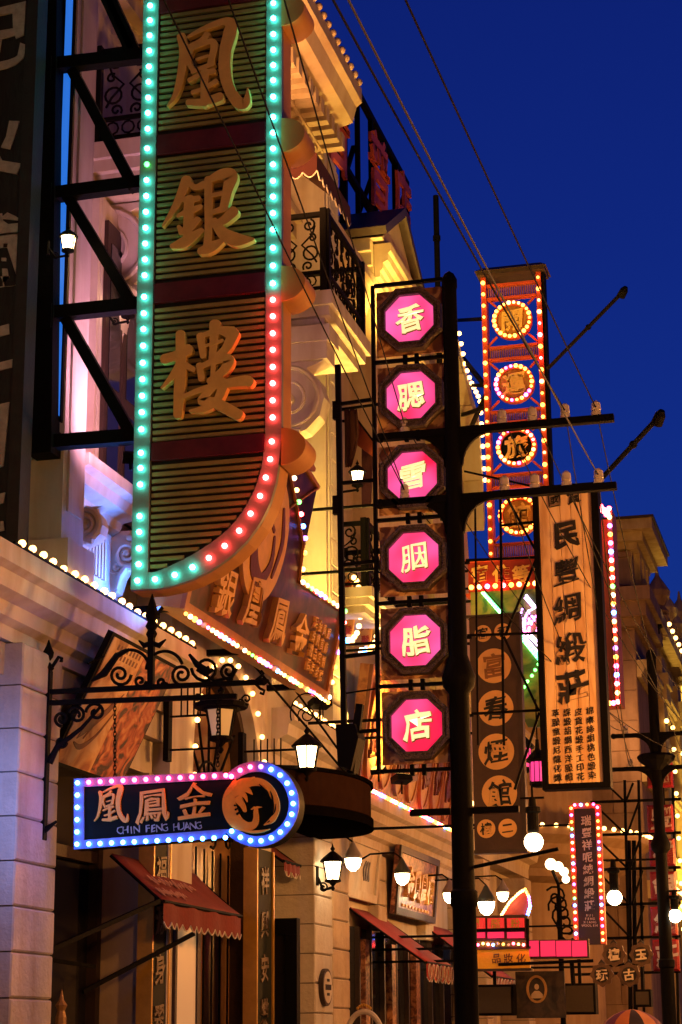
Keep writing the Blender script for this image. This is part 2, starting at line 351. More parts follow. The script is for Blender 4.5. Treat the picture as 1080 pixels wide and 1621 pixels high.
def scroll_panel(mb, F, a0, a1, b0, b1, c, r=.012, n=1):
    """wrought scrollwork between two rails"""
    w = (a1 - a0) / n; h = b1 - b0
    for i in range(n):
        x = a0 + w * (i + .5)
        for s in (-1, 1):
            S = lambda pts: ftube(mb, F, [(x + s * p, b0 + q) for p, q in pts], c, r, 5)
            S(spiral(w * .22, h * .86, w * .04, w * .15, 0, 1.2, 16)); S([(w * .36, h * .84), (w * .3, h * .68), (w * .06, h * .5), (w * .3, h * .3), (w * .4, h * .16)])
            S(spiral(w * .26, h * .34, w * .16, w * .16, 0, 1, 14)); S(spiral(w * .2, h * .1, w * .03, w * .12, 180, 1.1, 14)); S(spiral(w * .3, h * .62, w * .03, w * .1, 90, 1.1, 14))
def balcony(parent, y0, y1, x0, x1, z, h=.95, slab=.38, n_side=2, n_front=3):
    b = MB()
    for k, (e, za, zb) in enumerate(((0, z - slab * .42, z), (.05, z - slab * .72, z - slab * .421), (.12, z - slab, z - slab * .721))):
        b.box((x0, y0 + e, za), (x1 - e, y1 - e, zb))
    s = b.build('balcony_slab', PLASTER, parent, label='stained balcony slab')
    for nm, F, a0, a1, n in (('side_railing', Fr((0, y0 + .06, 0), (1, 0, 0), (0, 0, 1)), x0, x1 - .08, n_side), ('front_railing', fX(x1 - .08), y0 + .06, y1 - .06, n_front), ('side_railing', Fr((0, y1 - .06, 0), (1, 0, 0), (0, 0, 1)), x0, x1 - .08, n_side)):
        b = MB(); b.fbox(F, a0, a1, z + h - .05, z + h, -.03, .03); b.fbox(F, a0, a1, z + .22, z + .26, -.015, .015); b.fbox(F, a0, a1, z + .04, z + .07, -.015, .015)
        for q in (a0 + .03, a1 - .03): b.fbox(F, q - .035, q + .035, z, z + h + .04, -.035, .035)
        scroll_panel(b, F, a0 + .06, a1 - .06, z + .26, z + h - .05, 0, .012, n)
        for i in range(n * 3):
            q = a0 + .1 + (a1 - a0 - .2) * (i + .5) / (n * 3); ftube(b, F, spiral(q, z + .145, .06, .06, 0, 1, 10), 0, .01, 5)
        b.build(nm, IRON, s)
    return s
def lantern(parent, c, s, glass, arm=None, m=IRON):
    """six-sided street lantern; c = centre of the glass, s = overall height"""
    c = Vector(c); r = s * .19
    b = MB(); b.lathe(c, [(r * .68, -s * .2), (r * 1.0, s * .12)], 6); g_ = b.build('glass', glass, parent)
    b = MB()
    for k in range(6):
        a = math.pi * 2 * k / 6; az = Vector((0, 0, 1)); ax = az.orthogonal().normalized(); ay = az.cross(ax); d = ax * math.cos(a) + ay * math.sin(a)
        b.bar(c + d * r * .70 - az * s * .2, c + d * r * 1.03 + az * s * .12, s * .022)
    b.lathe(c, [(r * .3, -s * .27), (r * .8, -s * .24), (r * .78, -s * .2)], 12); b.lathe(c, [(r * .08, -s * .4), (r * .22, -s * .36), (r * .1, -s * .32), (r * .35, -s * .27)], 8)
    b.lathe(c, [(r * 1.2, s * .115), (r * 1.25, s * .14), (r * .95, s * .2), (r * .5, s * .27), (r * .3, s * .3), (r * .12, s * .32), (r * .24, s * .36), (r * .1, s * .4), (r * .02, s * .46)], 12)
    if arm:
        w = Vector(arm); b.tube([w + Vector((0, 0, -s * .1)), w + (c - w) * .4 + Vector((0, 0, -s * .38)), Vector((c.x, c.y, c.z - s * .34))], s * .03); b.tube([w + Vector((0, 0, -s * .3)), w + Vector((0, 0, s * .05))], s * .05)
        F = Fr(w, (c - w).normalized(), (0, 0, 1)); l = (c - w).length; ftube(b, F, spiral(l * .4, -s * .34, s * .02, s * .09, 0, 1.3, 16), 0, s * .016, 5)
    b.build('frame', m, parent); return g_
LGLASS = emit('lantern_glass', (1, .66, .3), 16)
LDIM = emit('lantern_glass_dim', (1, .55, .15), .22, (.6, .5, .3))
# ------------------------------------------------------------------ building one: cream corner shop house
B1 = thing('shop_house', 'cream plaster shop house with iron balconies behind the big striped sign', 'building', (-6.2, 17, 0))
b = MB(); b.box((-10, 8, 0), (-6.55, 22.0, 4.9)); b.box((-6.55, 8, 3.9), (-6.0, 16.3, 4.6)); b.box((-6.55, 19.9, 3.9), (-6.0, 22.0, 4.6)); b.build('wall', PLASTER, B1)
b = MB(); b.box((-10, 8, 4.91), (-6.2, 22.0, 13.0)); b.build('upper_wall', PLASTER, B1)
pilaster(B1, 12.86, 13.6, -6.5, -5.75, 0, 4.44); pilaster(B1, 20.7, 21.45, -6.5, -5.7, 0, 4.4)
pilaster(B1, 9.6, 10.4, -6.5, -5.75, 0, 4.44)
for y0, y1 in ((8, 16.35), (19.55, 21.98)):
    b = MB(); b.sweep(cornice_prof(.4, .58), y0, y1, -6.0, 4.45); b.build('cornice', PLASTER, B1, label='stained cornice with string of bulbs on its edge')
    b = MB(); b.box((-6.55, y0, 4.2), (-5.9, y1, 4.44)); b.build('frieze', STONE, B1)
# central bay with the arched window
AF = fX(-5.85)
ay0, ay1, az1 = 17.0, 19.1, 4.19
cy_, ar_ = (ay0 + ay1) / 2, (ay1 - ay0) / 2
b = MB(); b.box((-6.5, 16.36, 0), (-5.85, ay0, 5.6)); b.box((-6.5, ay1, 0), (-5.85, 19.54, 5.6))
ap = arc(cy_, az1, ar_, ar_ * .95, 180, 0, 15)
b.prism(AF, [(ay0, 5.6)] + [(ay0, az1)] + ap[1:-1] + [(ay1, az1), (ay1, 5.6)], -.65, 0); b.build('bay_wall', PLASTER, B1)
win = MB(); win.ring(AF, [(ay0, 1), (ay1, 1)] + ap[::-1], [(ay0 + .09, 1.09), (ay1 - .09, 1.09)] + arc(cy_, az1, ar_ - .09, ar_ * .95 - .09, 0, 180, 15), -.3, -.12); win = win.build('arched_window', DARKWOOD, B1)
b = MB(); b.prism(AF, [(ay0 + .08, 1.05), (ay1 - .08, 1.05)] + arc(cy_, az1, ar_ - .08, ar_ * .95 - .08, 0, 180, 15), -.32, -.28); b.build('pane', mat('warm_window', (.25, .13, .05), .25), win)
b = MB()
for k in range(1, 6): ftube(b, AF, [(cy_, az1 - .35), (cy_ + ar_ * .9 * math.cos(R_(30 * k)), az1 + ar_ * .85 * math.sin(R_(30 * k)))], -.2, .014, 5)
for k in range(7):
    q = ay0 + .2 + k * .25; ftube(b, AF, spiral(q, 3.55 + .12 * (k % 2), .13, .02, 60 * k, 1.6, 16), -.2, .013, 5); ftube(b, AF, [(q, 1.1), (q, 3.4)], -.2, .011, 5)
ftube(b, AF, arc(cy_, az1 - .35, ar_ * .4, ar_ * .4, 180, 0, 12), -.2, .014, 5); b.build('iron_grille', IRON, win)
# bulbs along the cornice and the arch
for y0, n in ((12.42, 20), (19.6, 12)):
    for k in range(n):
        y = y0 + .2 * k; bulb(B1, (-5.6 + random.uniform(-.008, .008), y + random.uniform(-.012, .012), 5.068 + random.uniform(-.006, .006)), .029, 'warm', 'cornice_bulb')
for ya, yb in ((12.3, 16.3), (19.5, 21.95)): b = MB(); b.tube([(-5.6, ya, 5.042), (-5.6, yb, 5.042)], .012); b.build('bulb_cable', IRON, B1)
path = [(ay0 - .07, 3.45), (ay0 - .07, az1)] + arc(cy_, az1, ar_ + .07, ar_ * .95 + .07, 180, 0, 15) + [(ay1 + .07, az1), (ay1 + .07, 3.6)]
for p in along([AF.p(a, q, .04) for a, q in path], 19): bulb(B1, p, .027, 'warm', 'arch_bulb')
# upper floor pilasters
for y0, y1 in ((13.42, 13.86), (21.35, 21.95)):
    b = MB(); b.box((-6.25, y0, 4.95), (-5.72, y1, 12.4)); b.box((-6.2, y0 - .05, 4.96), (-5.64, y1 + .05, 5.35)); b.box((-5.719, y0 + .08, 5.6), (-5.7, y1 - .08, 12)); p = b.build('upper_pilaster', PLASTER, B1)
F_ = fX(-5.72); courses(B1, F_, 21.5, 21.95, 5.4, 12.3, .33, -.05, .03)
# tall panelled doors behind the balconies
for yc in (15.55, 19.8):
    b = MB(); b.box((-6.199, yc - .55, 6.05), (-6.12, yc + .55, 9.0)); d = b.build('balcony_door_surround', PLASTER, B1)
    for s in (-1, 1):
        b = MB(); b.box((-6.119, yc + s * .22 - .2, 6.1), (-6.08, yc + s * .22 + .2, 8.8)); lf = b.build('door_leaf', DARKWOOD, d)
    for s in (-1, 1):
        for z0, z1 in ((6.25, 7.1), (7.25, 8.6)):
            b = MB(); b.box((-6.079, yc + s * .22 - .13, z0), (-6.07, yc + s * .22 + .13, z1)); b.build('door_pane', GLASS, d)
# narrow fluted wall strips seen beside the truss
for y in (14.95, 15.02, 16.75, 16.86):
    b = MB(); b.box((-6.199, y, 6.05), (-6.1, y + .05, 9.08)); b.build('wall_moulding', PLASTER, B1)
for y0, y1 in ((14.95, 17.0), (18.97, 20.73)):
    balcony(B1, y0, y1, -6.2, -5.0, 9.5)
    for yb in ((y0 + .08,) if y0 > 16 else (y1 - .36,)): console(B1, yb, yb + .26, -6.199, 8.72, 1.08, 1.35)
    for yb in ((y0 + .05,) if y0 > 16 else (y1 - .4,)):
        b = MB(); b.box((-6.199, yb, 8.73), (-5.08, yb + .34, 8.93)); b.box((-6.199, yb - .03, 8.931), (-5.04, yb + .37, 9.115)); b.build('bracket_block', PLASTER, B1)
    for yb in (y0 + .5,): console(B1, yb, yb + .2, -6.198, 9.10, .42, 1.5)
# projecting sill with small brackets, over the cornice
b = MB(); b.sweep(cornice_prof(.5, .42), 13.9, 15.25, -6.2, 5.78); s_ = b.build('sill_cornice', PLASTER, B1)
b = MB(); b.box((-6.2, 14.0, 5.0), (-5.92, 15.15, 5.779)); b.build('sill_panel', PLASTER, s_)
for k in range(7):
    b = MB(); b.box((-5.92, 14.35 + k * .07, 5.35), (-5.89, 14.39 + k * .07, 5.72)); b.build('flute', PLASTER, s_)
for y in (14.02, 14.98): console(B1, y, y + .14, -5.921, 5.775, .3, .5, 'small_bracket')
b = MB(); b.sweep(cornice_prof(.34, .2), 15.26, 18.9, -6.2, 5.7); b.build('sill_cornice', PLASTER, B1)
# eave with dentils and a row of beads on its edge
b = MB(); b.sweep([(0, 0), (.3, 0), (.3, .22), (.5, .3), (.5, .55), (.88, .66), (.93, .86), (1.0, .92), (1.0, 1.1), (0, 1.1)], 8, 21.25, -6.2, 11.98); ev = b.build('roof_eave', PLASTER2, B1)
for k in range(36):
    y = 12.6 + k * .245; b = MB(); b.box((-5.9, y, 12.22), (-5.72, y + .13, 12.275)); b.box((-5.7, y, 12.3), (-5.44, y + .13, 12.5)); b.build('dentil', PLASTER2, ev)
for k in range(40):
    y = 12.9 + k * .21; b = MB(); b.ball((-5.2, y, 13.1), .05, 8); b.build('eave_bead', PLASTER2, ev, True)
b = MB(); b.box((-6.2, 8, 11.2), (-6.08, 21.95, 11.4)); b.box((-6.2, 8, 11.401), (-6.0, 21.95, 11.5)); b.build('string_course', PLASTER2, B1)
# red awning hood over the upper balcony
b = MB(); y0, y1 = 19.1, 20.6
hood = [(-6.18, 12.1), (-5.2, 11.2), (-5.2, 11.15), (-6.18, 12.05)]
b.add([(x, y, z) for y in (y0, y1) for x, z in hood], [(0, 1, 2, 3), (7, 6, 5, 4), (0, 4, 5, 1), (1, 5, 6, 2), (2, 6, 7, 3), (3, 7, 4, 0)])
b.add([(-6.18, y0 - .004, 12.05), (-5.2, y0 - .004, 11.15), (-6.18, y0 - .004, 11.15)], [(0, 1, 2)])
def scallop(mb, pts_fn, n, h0, h1):
    """scalloped valance strip; pts_fn(t) top edge point"""
    tops = []; bots = []
    for i in range(n * 6 + 1):
        t = i / (n * 6); p = Vector(pts_fn(t)); tops.append(p); bots.append(p - Vector((0, 0, h0 + h1 * abs(math.sin(math.pi * t * n)))))
    k = len(tops); mb.add(tops + bots, [(i, i + 1, k + i + 1, k + i) for i in range(k - 1)]); return bots
bt = scallop(b, lambda t: (-5.195, y0 + (y1 - y0) * t, 11.15), 8, .16, .07); bt2 = scallop(b, lambda t: (-6.18 + .98 * t, y0 - .005, 11.15), 6, .16, .07)
hd = b.build('red_hood', mat('dark_maroon_canvas', (.05, .01, .01), .9, bump=.3), B1); b = MB(); b.tube(bt, .009, 4); b.tube(bt2, .009, 4); b.build('valance_trim', TRIM, hd)
# ground floor, dark shop window and door under the awning
b = MB(); b.box((-6.549, 13.6, 0), (-6.45, 16.1, 3.9)); sw = b.build('shop_window', GLASS, B1)
for y in (13.62, 14.85, 15.98):
    b = MB(); b.box((-6.449, y, 0), (-6.36, y + .1, 3.9)); b.build('mullion', DARKWOOD, sw)
b = MB(); b.box((-6.449, 13.6, 3.1), (-6.37, 16.1, 3.2)); b.build('transom', DARKWOOD, sw)
b = MB(); b.box((-6.55, 16.1, 0), (-5.95, 16.359, 3.899)); b.build('pier', PLASTER2, B1)
SHOPLIT = emit('lit_shop_interior', (1, .62, .28), .16, (.5, .4, .3))
b = MB(); b.box((-6.2, 16.72, 0), (-5.98, 16.8, 3.6)); b.build('door_jamb', PLASTER2, B1)
# canopy-like vestibule frame
V1 = thing('door_vestibule', 'black steel glazed door vestibule beside the stone pilaster', 'vestibule', (-5.6, 19.2, 0))
F_ = fY(18.9); q = F_.poly([(366, 1456), (470, 1453)]); xr = q[1][0]; zt = q[1][1]
b = MB(); b.box((-5.84, 18.9, zt - .16), (xr, 19.02, zt)); b.box((xr - .12, 18.9, 0), (xr, 19.02, zt - .161)); b.build('frame', STEEL, V1)
b = MB(); b.box((-5.84, 18.95, 0), (xr - .121, 18.97, zt - .161)); b.build('pane', GLASS, V1)
# window glow beside the door (curtained shop interior)
b = MB(); b.box((-5.849, 16.56, 0.4), (-5.835, 17.1, 2.85)); iw = b.build('lit_window', SHOPLIT, B1)
b = MB(); b.box((-5.849, 16.5, 0.35), (-5.82, 16.555, 2.95)); b.box((-5.849, 17.105, .35), (-5.82, 17.2, 2.95)); b.build('frame', DARKWOOD, iw)
# ------------------------------------------------------------------ building two
B2 = thing('shop_house', 'ochre lit shop house with small pediment and roof letters, behind the octagon sign', 'building', (-6.2, 25, 0))
b = MB(); b.box((-10, 22.01, 0), (-6.5, 29.4, 4.9)); b.box((-6.5, 22.3, 2.95), (-6.0, 29.4, 4.0)); b.build('wall', PLASTER2, B2)
b = MB(); b.box((-10, 22.01, 4.91), (-6.2, 29.4, 11.7)); b.build('upper_wall', PLASTER2, B2)
pilaster(B2, 21.56, 22.3, -6.5, -5.72, 0, 3.9, .33, STONE2); pilaster(B2, 24.35, 24.8, -6.4, -5.86, 2.95, 3.9, .33, STONE2); pilaster(B2, 27.2, 27.7, -6.4, -5.86, 2.95, 3.9, .33, STONE2)
b = MB(); b.sweep(cornice_prof(.42, .55), 22.02, 29.4, -6.0, 3.95); b.build('cornice', PLASTER2, B2)
b = MB(); b.sweep(cornice_prof(.45, .5), 22.02, 29.4, -6.2, 11.25); b.build('roof_cornice', PLASTER2, B2)
b = MB(); b.sweep(cornice_prof(.3, .3), 22.02, 29.4, -6.2, 7.2); b.build('string_course', PLASTER2, B2)
# pedimented bay
b = MB(); b.box((-7.4, 24.55, 4.92), (-5.85, 26.35, 11.85)); b.build('bay_wall', PLASTER2, B2)
b = MB(); b.sweep(cornice_prof(.24, .5), 24.48, 26.42, -5.84, 11.9)
for k in range(3): b.box((-7.4, 24.44 - .08 * k, 11.86 + .19 * k), (-5.85, 24.549, 12.045 + .19 * k))
b.build('entablature', PLASTER2, B2)
PF = fX(-5.7); b = MB(); b.prism(PF, [(24.36, 12.45), (26.5, 12.45), (25.43, 13.12)], -1.7, 0); b.build('pediment', PLASTER2, B2)
b = MB(); b.prism(PF, [(24.18, 12.41), (25.43, 13.2), (25.43, 13.34), (24.1, 12.5)], -1.75, .12); b.prism(PF, [(26.7, 12.41), (25.431, 13.2), (25.431, 13.34), (26.78, 12.5)], -1.75, .12); b.build('pediment_roof', DARKWOOD, B2)
# windows of the upper floor
for yc, z0, z1 in ((23.1, 5.4, 7.0), (23.1, 8.0, 9.8), (26.9, 5.4, 7.0), (26.9, 8.0, 9.8)):
    b = MB(); b.box((-6.199, yc - .5, z0 - .1), (-6.1, yc + .5, z1 + .12)); wf = b.build('window', PLASTER2, B2); b = MB(); b.box((-6.099, yc - .38, z0), (-6.08, yc + .38, z1)); b.build('pane', GLASS, wf)
    b = MB(); b.box((-6.079, yc - .02, z0), (-6.06, yc + .02, z1)); b.box((-6.079, yc - .38, z0 + .9), (-6.061, yc - .021, z0 + .94)); b.box((-6.079, yc + .021, z0 + .9), (-6.061, yc + .38, z0 + .94)); b.build('glazing_bar', DARKWOOD, wf)
s2 = balcony(B2, 22.5, 24.05, -6.2, -5.45, 7.0, .85, .3, 1, 2)
for y in (22.32, 22.8, 23.4, 24.0, 24.7, 25.4, 26.1, 26.8, 27.6, 28.4):
    b = MB(); b.box((-5.939, y, 0), (-5.88, y + .06, 2.94)); b.build('shop_mullion', DARKWOOD, B2)
for y0, y1 in ((22.31, 25.8), (25.81, 29.39)):
    b = MB(); b.box((-6.0, y0, 0), (-5.94, y1, 2.94)); b.build('shop_glass', GLASS, B2)
for y in (23.62, 25.05, 26.5):
    b = MB(); b.box((-5.939, y, .5), (-5.86, y + .22, 2.8)); b.build('carved_door_post', blotch('carved_post', (.1, .03, .015), (.25, .09, .04), (.4, .18, .08), 14, .5), B2)
for k, y in enumerate([22.55 + .135 * i for i in range(42)]): bulb(B2, (-5.57, y, 4.53), .026, MULTI[(k * 5 + k // 3) % 14], 'cornice_bulb')
# ------------------------------------------------------------------ building three
B3 = thing('shop_house', 'yellow lit gabled building with a string of bulbs, behind the round hotel lamps', 'building', (-6.2, 33, 0))
b = MB(); b.box((-10, 29.41, 0), (-6.4, 38, 4.6)); b.build('wall', PLASTER2, B3)
G3 = fX(-6.1); gp = [(29.42, 4.61), (37.9, 4.61), (37.9, 9.2), (32.6, 9.3), (32.3, 10.4), (32.2, 11.3), (31.95, 12.2), (31.3, 12.4), (30.6, 12.75), (29.42, 13.4)]
b = MB(); b.prism(G3, gp, -3, 0); b.build('gable_wall', PLASTER2, B3)
ge = gp[4:]; b = MB()
for i in range(len(ge) - 1):
    (a0, q0), (a1, q1) = ge[i], ge[i + 1]; b.prism(G3, [(a0, q0), (a1, q1), (a1 - .05, q1 - .22), (a0 - .12, q0 - .22)], .001, .34 + .003 * i)
b.build('gable_moulding', PLASTER2, B3)
for p in along([onX(u, v, -5.72) for u, v in ((727, 528), (736, 575), (745, 603), (760, 633), (762, 662), (764, 700), (768, 760))], 18): bulb(B3, p, .04, 'warm', 'gable_bulb')
b = MB(); b.sweep(cornice_prof(.6, .6), 29.42, 37.9, -6.4, 4.62); b.build('cornice', PLASTER2, B3)
b = MB(); b.sweep(cornice_prof(.3, .3), 29.42, 37.9, -6.1, 7.0); b.build('string_course', PLASTER2, B3)
for p in [(-5.78, 29.6 + .2 * i, 5.25) for i in range(40)]: bulb(B3, p, .034, 'warm', 'cornice_bulb')
pilaster(B3, 29.45, 30.0, -6.5, -5.9, 0, 4.5, .33, STONE2); pilaster(B3, 32, 32.6, -6.5, -5.9, 0, 4.5, .33, STONE2); pilaster(B3, 36.2, 36.9, -6.5, -5.9, 0, 4.5, .33, STONE2)
for yc in (30.4, 31.5, 33.8, 35.4):
    b = MB(); b.box((-6.099, yc - .4, 5.6), (-6.03, yc + .4, 6.9)); wf = b.build('window', DARKWOOD, B3); b = MB(); b.box((-6.029, yc - .3, 5.7), (-6.01, yc + .3, 6.8)); b.build('pane', mat('warm_window', (.25, .13, .05), .25), wf)
# ------------------------------------------------------------------ curved corner building four (rounded shop front)
B4 = thing('corner_building', 'cream corner building with rounded eaves above the red lamp boxes', 'building', (-6, 41, 0))
b = MB(); b.lathe((-8.2, 41, 0), [(3.1, 0), (3.1, 4.6), (3.5, 4.7), (3.5, 4.85), (3.9, 5.1), (3.95, 5.3), (4.2, 5.45), (4.2, 5.6), (3.0, 5.61), (3.0, 7.6), (3.3, 7.8), (3.3, 8.0), (2.9, 8.01)], 40); b.build('rounded_wall', mat('brown_plaster', (.34, .23, .14), .8, streak=.15, scale=3), B4, True)
for k in range(34):
    a = R_(-88 + k * 4.2); bulb(B4, (-8.2 + 4.22 * math.cos(a), 41 + 4.22 * math.sin(a), 5.62), .045, 'warm', 'eave_bulb')
# ------------------------------------------------------------------ building five: tall brown block
B5 = thing('tall_building', 'tall brown rendered building with corner turret and yellow lit top', 'building', (-4.7, 48, 0))
b = MB(); b.box((-11, 44, 0), (-4.42, 75, 10.75)); b.build('wall', DARKSTONE, B5)
courses(B5, fY(43.99), -6.6, -4.42, .2, 10.7, .7, -.02, .02, DARKSTONE, 1.0)
mat('yellow_render', (.5, .4, .22), .8, scale=4, var=.3, streak=.3); YR = MATS['yellow_render']
b = MB(); b.box((-11, 43.8, 10.76), (-4.25, 47.4, 10.95)); b.box((-11, 43.6, 10.951), (-4.1, 47.6, 11.3)); b.box((-11, 43.45, 11.301), (-3.98, 47.8, 11.62)); b.build('main_cornice', DARKSTONE, B5)
b = MB(); b.box((-4.95, 44.0, 11.621), (-4.4, 46.6, 12.6)); t5 = b.build('turret', YR, B5)
b = MB(); b.box((-4.92, 43.94, 11.75), (-4.46, 43.995, 12.42)); b.box((-4.96, 43.9, 12.43), (-4.42, 43.995, 12.55)); b.build('turret_panel', DARKSTONE, t5)
b = MB(); b.box((-5.0, 43.85, 12.601), (-4.25, 46.8, 12.75)); b.box((-5.0, 43.65, 12.751), (-4.1, 47.1, 12.95)); b.box((-4.95, 43.4, 12.951), (-3.85, 47.3, 13.2)); b.build('turret_cornice', YR, t5)
b = MB(); b.box((-5.0, 43.35, 13.201), (-3.8, 47.35, 13.26)); b.build('turret_roof', DARKWOOD, t5)
for y in (44.4, 45.3, 46.2):
    b = MB(); b.box((-4.4, y, 11.63), (-4.25, y + .25, 12.6)); b.ball((-4.25, y + .12, 11.9), .12, 8); b.build('turret_column', YR, t5)
for i, (y0, y1, z0) in enumerate(((48.2, 55, 11.3), (55.2, 63, 12.2), (63.2, 75, 13.0))):
    b = MB(); b.box((-9, y0, 10.76), (-4.35, y1, z0)); b.box((-9, y0 - .2, z0 + .001), (-4.0, y1 + .2, z0 + .3)); p_ = b.build('parapet', YR, B5)
    for k in range(3):
        yy = y0 + 1.0 + 2.2 * k; b = MB(); b.box((-4.5, yy - .35, z0 + .301), (-4.05, yy + .35, z0 + .75)); b.lathe((-4.3, yy, z0 + .751), [(.2, 0), (.28, .15), (.16, .3), (.3, .55), (.32, .7), (.16, .95), (.06, 1.1), (.02, 1.35)], 10); b.build('urn_finial', YR if i + k else DARKSTONE, p_)
    for k in range(8): bulb(B5, (-3.97, y0 + .9 * k, z0 + .36), .06, 'warm', 'parapet_bulb')
for k in range(10):
    b = MB(); b.box((-4.419, 49 + 2.4 * k, 6.0), (-4.37, 50.1 + 2.4 * k, 8.6)); wf = b.build('window', DARKWOOD, B5); b = MB(); b.box((-4.369, 49.1 + 2.4 * k, 6.1), (-4.36, 50 + 2.4 * k, 8.5)); b.build('pane', GLASS, wf)
for y in (47.6, 52, 58, 64):
    b = MB(); b.box((-4.419, y, .2), (-4.15, y + .9, 10.75)); b.build('giant_pilaster', YR, B5)
for x, y, z in [(-4.1, 47.5, z) for z in (5.2, 6.5, 7.8, 9.1)] + [(-4.1, 51.9, z) for z in (4.5, 5.6, 6.7, 7.8, 8.9)] + [(-4.1, 57.9, z) for z in (4.2, 5.5, 6.9, 8.3)]: bulb(B5, (x, y, z), .06, 'warm', 'facade_bulb')
for yy, zs_ in ((48.6, range(11)), (53.4, range(12)), (59.4, range(12)), (70, range(10))):
    for k in zs_: bulb(B5, (-4.05, yy, 3.6 + .55 * k), .055, 'warm', 'facade_bulb')
for z in (4.6, 7.2, 9.6):
    b = MB(); b.sweep(cornice_prof(.3, .4), 44.02, 74.9, -4.419, z); b.build('string_course', YR, B5)
for y in (47.6, 52, 58, 64):
    b = MB(); b.box((-4.419, y - .12, 10.0), (-4.0, y + 1.02, 10.3)); b.box((-4.419, y - .06, 9.998 - .35), (-4.06, y + .96, 9.997)); b.build('pilaster_capital', YR, B5)
for k in range(40): bulb(B5, (-4.08, 44.4 + .5 * k, 5.03), .05, 'warm', 'course_bulb')
for k in range(10):
    b = MB(); b.box((-4.419, 48.85 + 2.4 * k, 8.61), (-4.2, 50.25 + 2.4 * k, 8.8)); b.build('window_hood', YR, B5); b = MB(); b.box((-4.419, 48.9 + 2.4 * k, 5.8), (-4.25, 50.2 + 2.4 * k, 5.99)); b.build('window_sill', YR, B5)
# ================================================================== big striped sign (gold characters)
SF = fY(13.2)
BS = thing('marquee_sign', 'tall striped sign with large gold characters and teal and red bulb border', 'sign', SF.p(*SF.px(213, 930)))
left = [(226, -420), (222, 50), (215, 600), (209, 934)]
outer_r = [(245, 933), (275, 927), (305, 917), (335, 902), (365, 881), (390, 857), (411, 829), (427, 798), (437, 763), (443, 722), (446, 680), (446, 300), (446, 50), (446, -420)]
inner_r = [(248, 905), (275, 893), (308, 876), (340, 855), (366, 833), (388, 804), (405, 771), (415, 736), (420, 690), (421, 400), (422, 50), (423, -420)]
xl = SF.px(212, 700)[0]; zt = SF.px(330, -420)[1]; zb = SF.px(209, 934)[1]; xli = SF.px(238, 700)[0]
xr = SF.px(446, 300)[0]; xri = SF.px(421, 300)[0]
fix = lambda pts, xx, lim: [(xx if v < lim else a, b_) for (a, b_), (u, v) in zip(SF.poly(pts), pts)]
oR = fix(outer_r, xr, 690); iR = fix(inner_r, xri, 700)
outer = [(xl, zt), (xl, zb)] + oR[:-1] + [(xr, zt)]
b = MB(); b.prism(SF, outer, -.26, -.05); b.build('sign_body', OCHRESIDE, BS, label='orange brown side panel')
# border channel: strip between outer and inner line
b = MB()
zbi = SF.px(235, 906)[1]
# left strip, right straight strip, curved strip
b.fbox(SF, xl, xli, zb, zt, -.049, 0); b.prism(SF, oR[-1:] + oR[10:11][:1] + iR[8:9] + iR[-1:], -.049, -.001)
cs = [(xli, zb)] + oR[:11]; ci = [(xli, zbi)] + iR[:9]
def resamp(P, n):
    return [(v.x, v.z) for v in along([Vector((a, 0, q)) for a, q in P], n)]
ra, rb = resamp(cs, 26), resamp(ci, 26)
for i in range(25): b.prism(SF, [ra[i], ra[i + 1], rb[i + 1], rb[i]], -.049, -.002)
b.build('bulb_border', BORDERW, BS)
b = MB(); b.prism(SF, [(xli, zt), (xli, zbi)] + iR[:-1] + [(xri, zt)], -.048, -.036); b.build('back_panel', mat('slat_gap', (.008, .007, .008), .7), BS)
def xright(z):
    P = iR
    for i in range(len(P) - 1):
        if P[i][1] <= z <= P[i + 1][1]: t = (z - P[i][1]) / (P[i + 1][1] - P[i][1]); return P[i][0] + t * (P[i + 1][0] - P[i][0])
    return P[0][0] if z < P[0][1] else xri
bands = []
for v0, v1 in ((10, -20), (235, 205), (471, 441), (722, 694), (-215, -245)):
    z0, z1 = SF.px(330, v0)[1], SF.px(330, v1)[1]; bands.append((z0, z1)); m = MB(); m.fbox(SF, xli + .012, xri - .004, z0, z1, -.03, .012); m.build('maroon_band', MAROONBAND, BS)
z = zbi + .03; pitch = .0553
while z < zt - .05:
    if not any(z0 - .04 < z < z1 + .006 for z0, z1 in bands):
        xe = min(xright(z), xright(z + .028)) - .006
        if xe > xli + .06:
            m = MB(); m.fbox(SF, xli + .014, xe, z, z + .03, -.03, -.008 + random.uniform(-.002, .002)); m.build('slat', SLATW, BS)
    z += pitch
def zm(x0, y0, s): return lambda x, y: SF.px(x0 + x / s, y0 + y / s)
PXM = 14.13 / 3162
huang = [[(345, 235, 48), (362, 330, 50), (345, 470, 45), (312, 590, 32), (262, 662, 8)],
         [(388, 240, 16), (480, 192, 30), (600, 148, 42), (648, 165, 66), (640, 230, 74), (615, 330, 68), (612, 450, 64), (640, 560, 58), (700, 645, 62), (742, 640, 46), (752, 555, 6)],
         [(505, 225, 40), (470, 262, 30), (385, 300, 16)], [(408, 305, 30), (392, 390, 28), (425, 455, 26)], [(405, 315, 22), (520, 270, 34), (548, 300, 40), (525, 398, 36)],
         [(440, 378, 16), (510, 358, 18)], [(415, 455, 24), (540, 405, 28)], [(395, 505, 24), (470, 470, 28), (545, 450, 34)], [(415, 580, 24), (480, 560, 26), (560, 512, 30)],
         [(492, 450, 40), (488, 560, 42), (492, 650, 46)], [(388, 642, 34), (480, 640, 44), (585, 608, 52)]]
